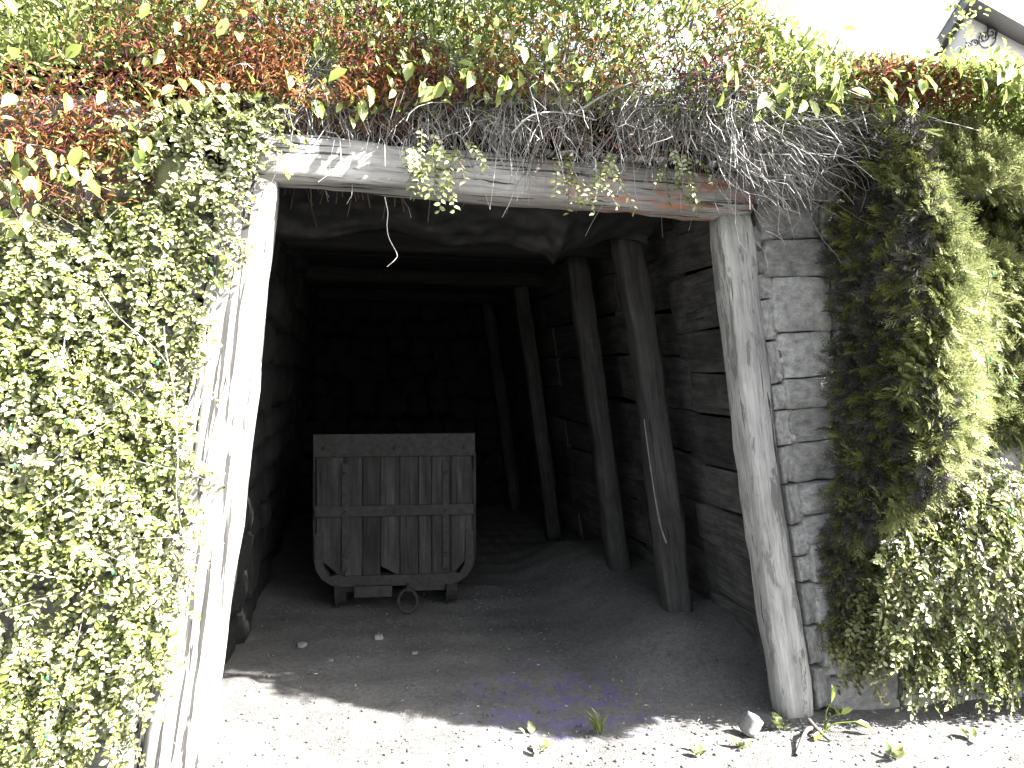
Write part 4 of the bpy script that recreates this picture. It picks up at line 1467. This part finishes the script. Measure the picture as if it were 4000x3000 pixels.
leaf_blade = leaf_proto('leaf', M['small_leaf_one'], 0.08)
weed(2345, 2870, 12, 'thin grass tuft at the shadow edge in the opening', 0.1, True)
weed(2075, 2865, 6, 'tiny weed at the shadow edge left of the grass tuft', 0.04)
weed(3055, 2850, 9, 'small weed just left of the right post foot', 0.06)
weed(2895, 2920, 7, 'small flat weed in the sun in front of the pale stone', 0.045)
weed(2725, 2955, 7, 'small weed near the bottom edge right of the middle', 0.045)
weed(2115, 2940, 8, 'small yellow green weed in the sun below the grass tuft', 0.05)
weed(3500, 2965, 9, 'pair of low weeds near the bottom right edge', 0.06)
weed(3800, 2890, 7, 'low weed at the right side of the sunlit ground', 0.05)
weed(3280, 2800, 8, 'weed against the lowest stone block', 0.05)

# sticks at the foot of the right post
for pts_, r_, lab in (([G(3190, 2860), G(3150, 2890) + [0, 0, .03], G(3110, 2960)], 0.012, 'dark crooked stick in front of the right post pointing to the camera'),
                      ([G(3160, 2850) + [0, 0, .03], G(3200, 2885) + [0, 0, .02], G(3245, 2905)], 0.011, 'short dark stick lying to the right of the right post foot')):
    t_ = tube_obj('stick', [np.array(q) + [0, 0, .012] for q in pts_], r_, r_ * 0.6, M['root_dark'], None, 12, 6)
    tag(t_, lab, 'stick')
ps = G(2935, 2870)
rk = bpy.data.objects.new('rock', proto_mesh('rock', 44, M['stone'], 0.4))
rk.location = (ps[0], ps[1], 0.045); rk.scale = (0.055, 0.07, 0.09); rk.rotation_euler = (0.3, 0.5, 0.4); link(rk)
tag(rk, 'pale chunk of stone on the sunlit ground left of the right post', 'rock')
for k, (px, py, s) in enumerate([(1480, 2500, .05), (1180, 2530, .045), (1290, 2590, .035), (1620, 2560, .03), (860, 2540, .04)]):
    g = G(px, py)
    q = bpy.data.objects.new('rock', ST[k % 5]); q.location = (g[0], g[1], s * .3); q.scale = (s, s * .9, s * .7); q.rotation_euler = (0, 0, k); link(q)
    tag(q, ['small stone on the tunnel floor in front of the cart', 'small stone left of the cart on the dark floor', 'small stone on the floor between cart and entrance', 'tiny stone right of the coupling ring on the floor', 'small stone near the foot of the left post inside'][k], 'rock', 'loose stones on the tunnel floor')

# gravel: loose pebbles
npb = 5200
gxp = np.concatenate([rng.uniform(-1.3, 3.6, npb // 2), rng.uniform(-0.6, 2.0, npb // 2)])
gyp = np.concatenate([rng.uniform(-1.6, 0.2, npb // 2), rng.uniform(-0.3, 2.6, npb // 2)])
gr = 0.0025 + 0.009 * rng.random(npb) ** 4
OV = np.array([[1, 0, 0], [-1, 0, 0], [0, 1, 0], [0, -1, 0], [0, 0, .7], [0, 0, -.7]], float)
OF = np.array([[0, 2, 4], [2, 1, 4], [1, 3, 4], [3, 0, 4], [2, 0, 5], [1, 2, 5], [3, 1, 5], [0, 3, 5]])
rv = OV[None] * (0.7 + 0.6 * rng.random((npb, 6, 1)))
aa = rng.random(npb) * 6.28
ca, sa = np.cos(aa)[:, None], np.sin(aa)[:, None]
rx = rv[..., 0] * ca - rv[..., 1] * sa; ry = rv[..., 0] * sa + rv[..., 1] * ca
PV = np.stack([rx, ry, rv[..., 2]], -1) * gr[:, None, None] + np.stack([gxp, gyp, ground_h(gxp, gyp) + gr * 0.35], -1)[:, None]
PF = OF[None] + (np.arange(npb) * 6)[:, None, None]
pb = np_mesh('gravel', PV.reshape(-1, 3), PF.reshape(-1, 3), M['ground'])
tag(pb, 'loose gravel strewn over the dirt floor', kind='stuff')
# litter: dead leaf bits and broken twigs
nl = 600
lx = np.concatenate([rng.uniform(-1.0, 3.4, 300), rng.normal(2.2, 0.5, 300)]); ly = np.concatenate([rng.uniform(-0.9, 1.2, 300), rng.normal(-0.12, 0.16, 300)])
lp_ = np.stack([lx, ly, ground_h(lx, ly) + 0.006], -1)
ang_ = rng.random(nl) * 6.28
lt = np.stack([np.cos(ang_), np.sin(ang_), rng.normal(size=nl) * 0.2], -1)
V, F, T = make_leaves(lp_, lt, unit(np.array([0, 0, 1.0]) + rng.normal(size=(nl, 3)) * 0.3), 0.012 + 0.02 * rng.random(nl), 0.006 + 0.006 * rng.random(nl), LEAF4_V, LEAF4_F)
lo = np_mesh('leaf_litter', V, F, M['twig'], None, T)
tag(lo, 'dry leaf bits scattered over the ground', kind='stuff')

# ------------------------------------------------------------------ string lights in the hedges
def string_lights(label, pts, cyan=()):
    root = thing('string_lights', pts[0], label, 'string lights', 'strings of green fairy lights')
    base = np.array(root.location)
    b0 = None
    for k, p in enumerate(pts):
        ring = []
        vs, fs = [], []
        for (rr, z) in ((0.002, .006), (0.006, 0.002), (0.0065, -0.006), (0.004, -0.014), (0.0005, -0.017)):
            for q in range(8):
                a = q * math.pi / 4
                vs.append((rr * math.cos(a), rr * math.sin(a), z))
        for r_ in range(4):
            for q in range(8):
                fs.append((r_ * 8 + q, r_ * 8 + (q + 1) % 8, r_ * 8 + 8 + (q + 1) % 8, r_ * 8 + 8 + q))
        if b0 is None:
            b0 = mesh_obj('bulb', vs, fs, M['bulb_green'], root, True)
            b = b0
        else:
            b = link(bpy.data.objects.new('bulb', b0.data), root)
        b.location = Vector(p) - Vector(base)
        b.scale = (0.75, 0.75, 0.75)
        if k in cyan:
            b.data = b0.data.copy(); b.data.materials[0] = M['bulb_cyan']; b['label'] = 'turquoise bulb'
    order = np.array([np.array(p) for p in pts]) - base
    mid = []
    for k in range(len(order) - 1):
        mid += [order[k] + np.array([0, 0.02, 0.0]), (order[k] + order[k + 1]) / 2 + np.array([0, 0.06, -0.05])]
    mid.append(order[-1] + np.array([0, 0.02, 0]))
    tube_obj('wire', mid, 0.0014, 0.0014, M['iron_black'], root, len(mid) * 4, 4)


string_lights('string of green bulbs woven through the shrub on the left', [P(823, 1047, -0.16), P(856, 1080, -0.05), P(615, 1415, -0.3), P(263, 1640, -0.36), P(40, 1672, -0.37), P(57, 1815, -0.37), P(440, 2232, -0.32), P(185, 2645, -0.36), P(345, 2840, -0.34), P(183, 2872, -0.36), P(72, 2925, -0.38)], (1,))
string_lights('string of green bulbs woven through the juniper on the right', [P(3720, 855, -0.62), P(3878, 1064, -0.66), P(3870, 1400, -0.7), P(3960, 1478, -0.7), P(3816, 1547, -0.68), P(3674, 1768, -0.62), P(3943, 1992, -0.5)])
# loose pale wire beside the left post
wv_ = tube_obj('loose_wire', [P(815, 1130, -0.04), P(850, 1160, -0.05), P(800, 1300, -0.03), P(815, 1450, -0.03), P(760, 1640, -0.05), P(745, 1720, -0.04), P(700, 1700, -0.1)], 0.0022, 0.0022, M['wire_pale'], None, 40, 4)
tag(wv_, 'thin pale wire trailing down the outer edge of the left post', 'wire')
# small coil hanging by the left post
th_ = np.linspace(0, 2 * math.pi * 6, 72)
cc = P(785, 1235, -0.08)
V, F, _ = tubes(np.stack([cc[0] + 0.018 * np.cos(th_) + th_ * 0.0006, cc[1] + 0.018 * np.sin(th_), cc[2] + 0.02 - th_ * 0.0009], -1)[None], 0.0016, 0.0016, np.zeros(1), 4)
tag(np_mesh('wire_coil', V, F, M['wire_pale']), 'small coil of wire hanging beside the left post', 'wire')

# ------------------------------------------------------------------ house at the upper right
def cam_pt(px, py, depth):
    d = ray(px, py)
    fwd = _rot @ np.array([0, 0, -1.0])
    return CAM + d * (depth / (d @ fwd))


E0 = cam_pt(3800, -18, 11.0)
E1 = cam_pt(4000, 100, 11.9); dir1 = (E1 - E0); dir1[2] = 0; dir1 /= np.linalg.norm(dir1)
dir2 = np.array([0.45, 0.89, 0.0]); dir2 /= np.linalg.norm(dir2)
inn = np.array([-dir1[1], dir1[0], 0.0])
house = thing('house', (E0[0], E0[1], 0), 'pale stucco house with dark eaves and pale tiled roof at the upper right', 'house')
hb = np.array([E0[0], E0[1], 0.0])
ez = E0[2] - 0.0


def hpt(a, b, z):
    return E0 * [1, 1, 0] + dir1 * a + dir2 * b + np.array([0, 0, z]) - hb


def hprism(name, poly, z0, z1, mat):
    n = len(poly)
    vs = [hpt(a, b, z0) for a, b in poly] + [hpt(a, b, z1) for a, b in poly]
    fs = [tuple(range(n - 1, -1, -1)), tuple(range(n, 2 * n))] + [(k, (k + 1) % n, n + (k + 1) % n, n + k) for k in range(n)]
    return mesh_obj(name, vs, fs, mat, house)


hprism('wall', [(0.12, 0.5), (7, 0.5), (7, 2.4), (0.12, 2.4)], 0, ez - 0.02, M['stucco'])
hprism('soffit', [(-0.02, -0.02), (7.4, -0.02), (7.4, 2.6), (-0.02, 2.6)], ez - 0.03, ez + 0.03, M['fascia'])
hprism('eave_board', [(-0.06, -0.06), (7.4, -0.06), (7.4, -0.022), (-0.06, -0.022)], ez - 0.06, ez + 0.12, M['fascia'])
hprism('eave_board', [(-0.06, -0.02), (-0.022, -0.02), (-0.022, 2.6), (-0.06, 2.6)], ez - 0.06, ez + 0.12, M['fascia'])
# roof in stepped tile courses
rf = []
for side in (0, 1):
    for c in range(9):
        t0, t1 = c * 0.14, (c + 1) * 0.14 + 0.02
        z0_, z1_ = ez + 0.13 + t0 * 0.85 + 0.035, ez + 0.13 + t1 * 0.85
        if side == 0:
            q = [(-.08 + t0, -.08 + t0), (7.4, -.08 + t0), (7.4, -.08 + t1), (-.08 + t1, -.08 + t1)]
        else:
            q = [(-.08 + t0, 2.68 - t0), (-.08 + t0, -.08 + t0), (-.08 + t1, -.08 + t1), (-.08 + t1, 2.68 - t1)]
        zz = [z0_, z0_, z1_, z1_] if side == 0 else [z0_, z0_, z1_, z1_]
        top = [hpt(a, b, z) for (a, b), z in zip(q, zz)]
        bot = [p - np.array([0, 0, 0.035]) for p in top]
        mesh_obj('tile_course', bot + top, [(3, 2, 1, 0), (4, 5, 6, 7), (0, 1, 5, 4), (1, 2, 6, 5), (2, 3, 7, 6), (3, 0, 4, 7)], M['roof'], house)

# wrought iron scroll fixed on the house wall
wall_p = E0 + dir1 * 0.12 + dir2 * 0.5
nrm_ = np.array([dir1[1], -dir1[0], 0.0])


def wall_hit(px, py, off=0.03):
    d = ray(px, py)
    t = ((wall_p + nrm_ * off - CAM) @ nrm_) / (d @ nrm_)
    return CAM + d * t


def spiral(cx, cy, r, a0, turns, sgn, n=26):
    t = np.linspace(0, 1, n)
    a = a0 + sgn * turns * 2 * math.pi * t
    rr = r * (1 - 0.8 * t)
    return [(cx + rr_ * math.cos(q), cy - rr_ * math.sin(q)) for rr_, q in zip(rr, a)]


sc_root = thing('iron_scroll', wall_hit(3830, 160), 'black wrought iron scroll ornament on the pale house wall', 'ornament')
lines2d = [spiral(3872, 128, 24, R(-60), 1.4, 1) , spiral(3845, 146, 20, R(120), 1.4, -1), [(3890, 125), (3888, 160), (3868, 182), (3838, 184), (3824, 160), (3832, 128)],
           spiral(3806, 168, 17, R(-60), 1.4, 1), spiral(3782, 180, 16, R(120), 1.4, -1), [(3826, 140), (3822, 175), (3812, 205), (3800, 220)], [(3765, 192), (3745, 184), (3728, 196), (3718, 215)], [(3858, 95), (3860, 128)]]
for ln_ in lines2d:
    pts3 = np.array([wall_hit(a, b) for a, b in ln_]) - np.array(sc_root.location)
    tube_obj('scroll_bar', pts3, 0.012, 0.010, M['iron_black'], sc_root, max(12, len(ln_) * 2), 5)

# climber on the house corner
cpn = 110
cc0 = cam_pt(3745, 60, 10.8)
pos = cc0 + rng.normal(size=(cpn, 3)) * np.array([0.14, 0.12, 0.24])
leaf_cloud('climbing_vine', (cc0[0], cc0[1], 0.0), 'pale leafy climber at the left corner of the house', 'vine', pos, M['light_leaf'], 0.05 + 0.05 * rng.random(cpn), 0.5, 'large leaved vines', 0.6, False)
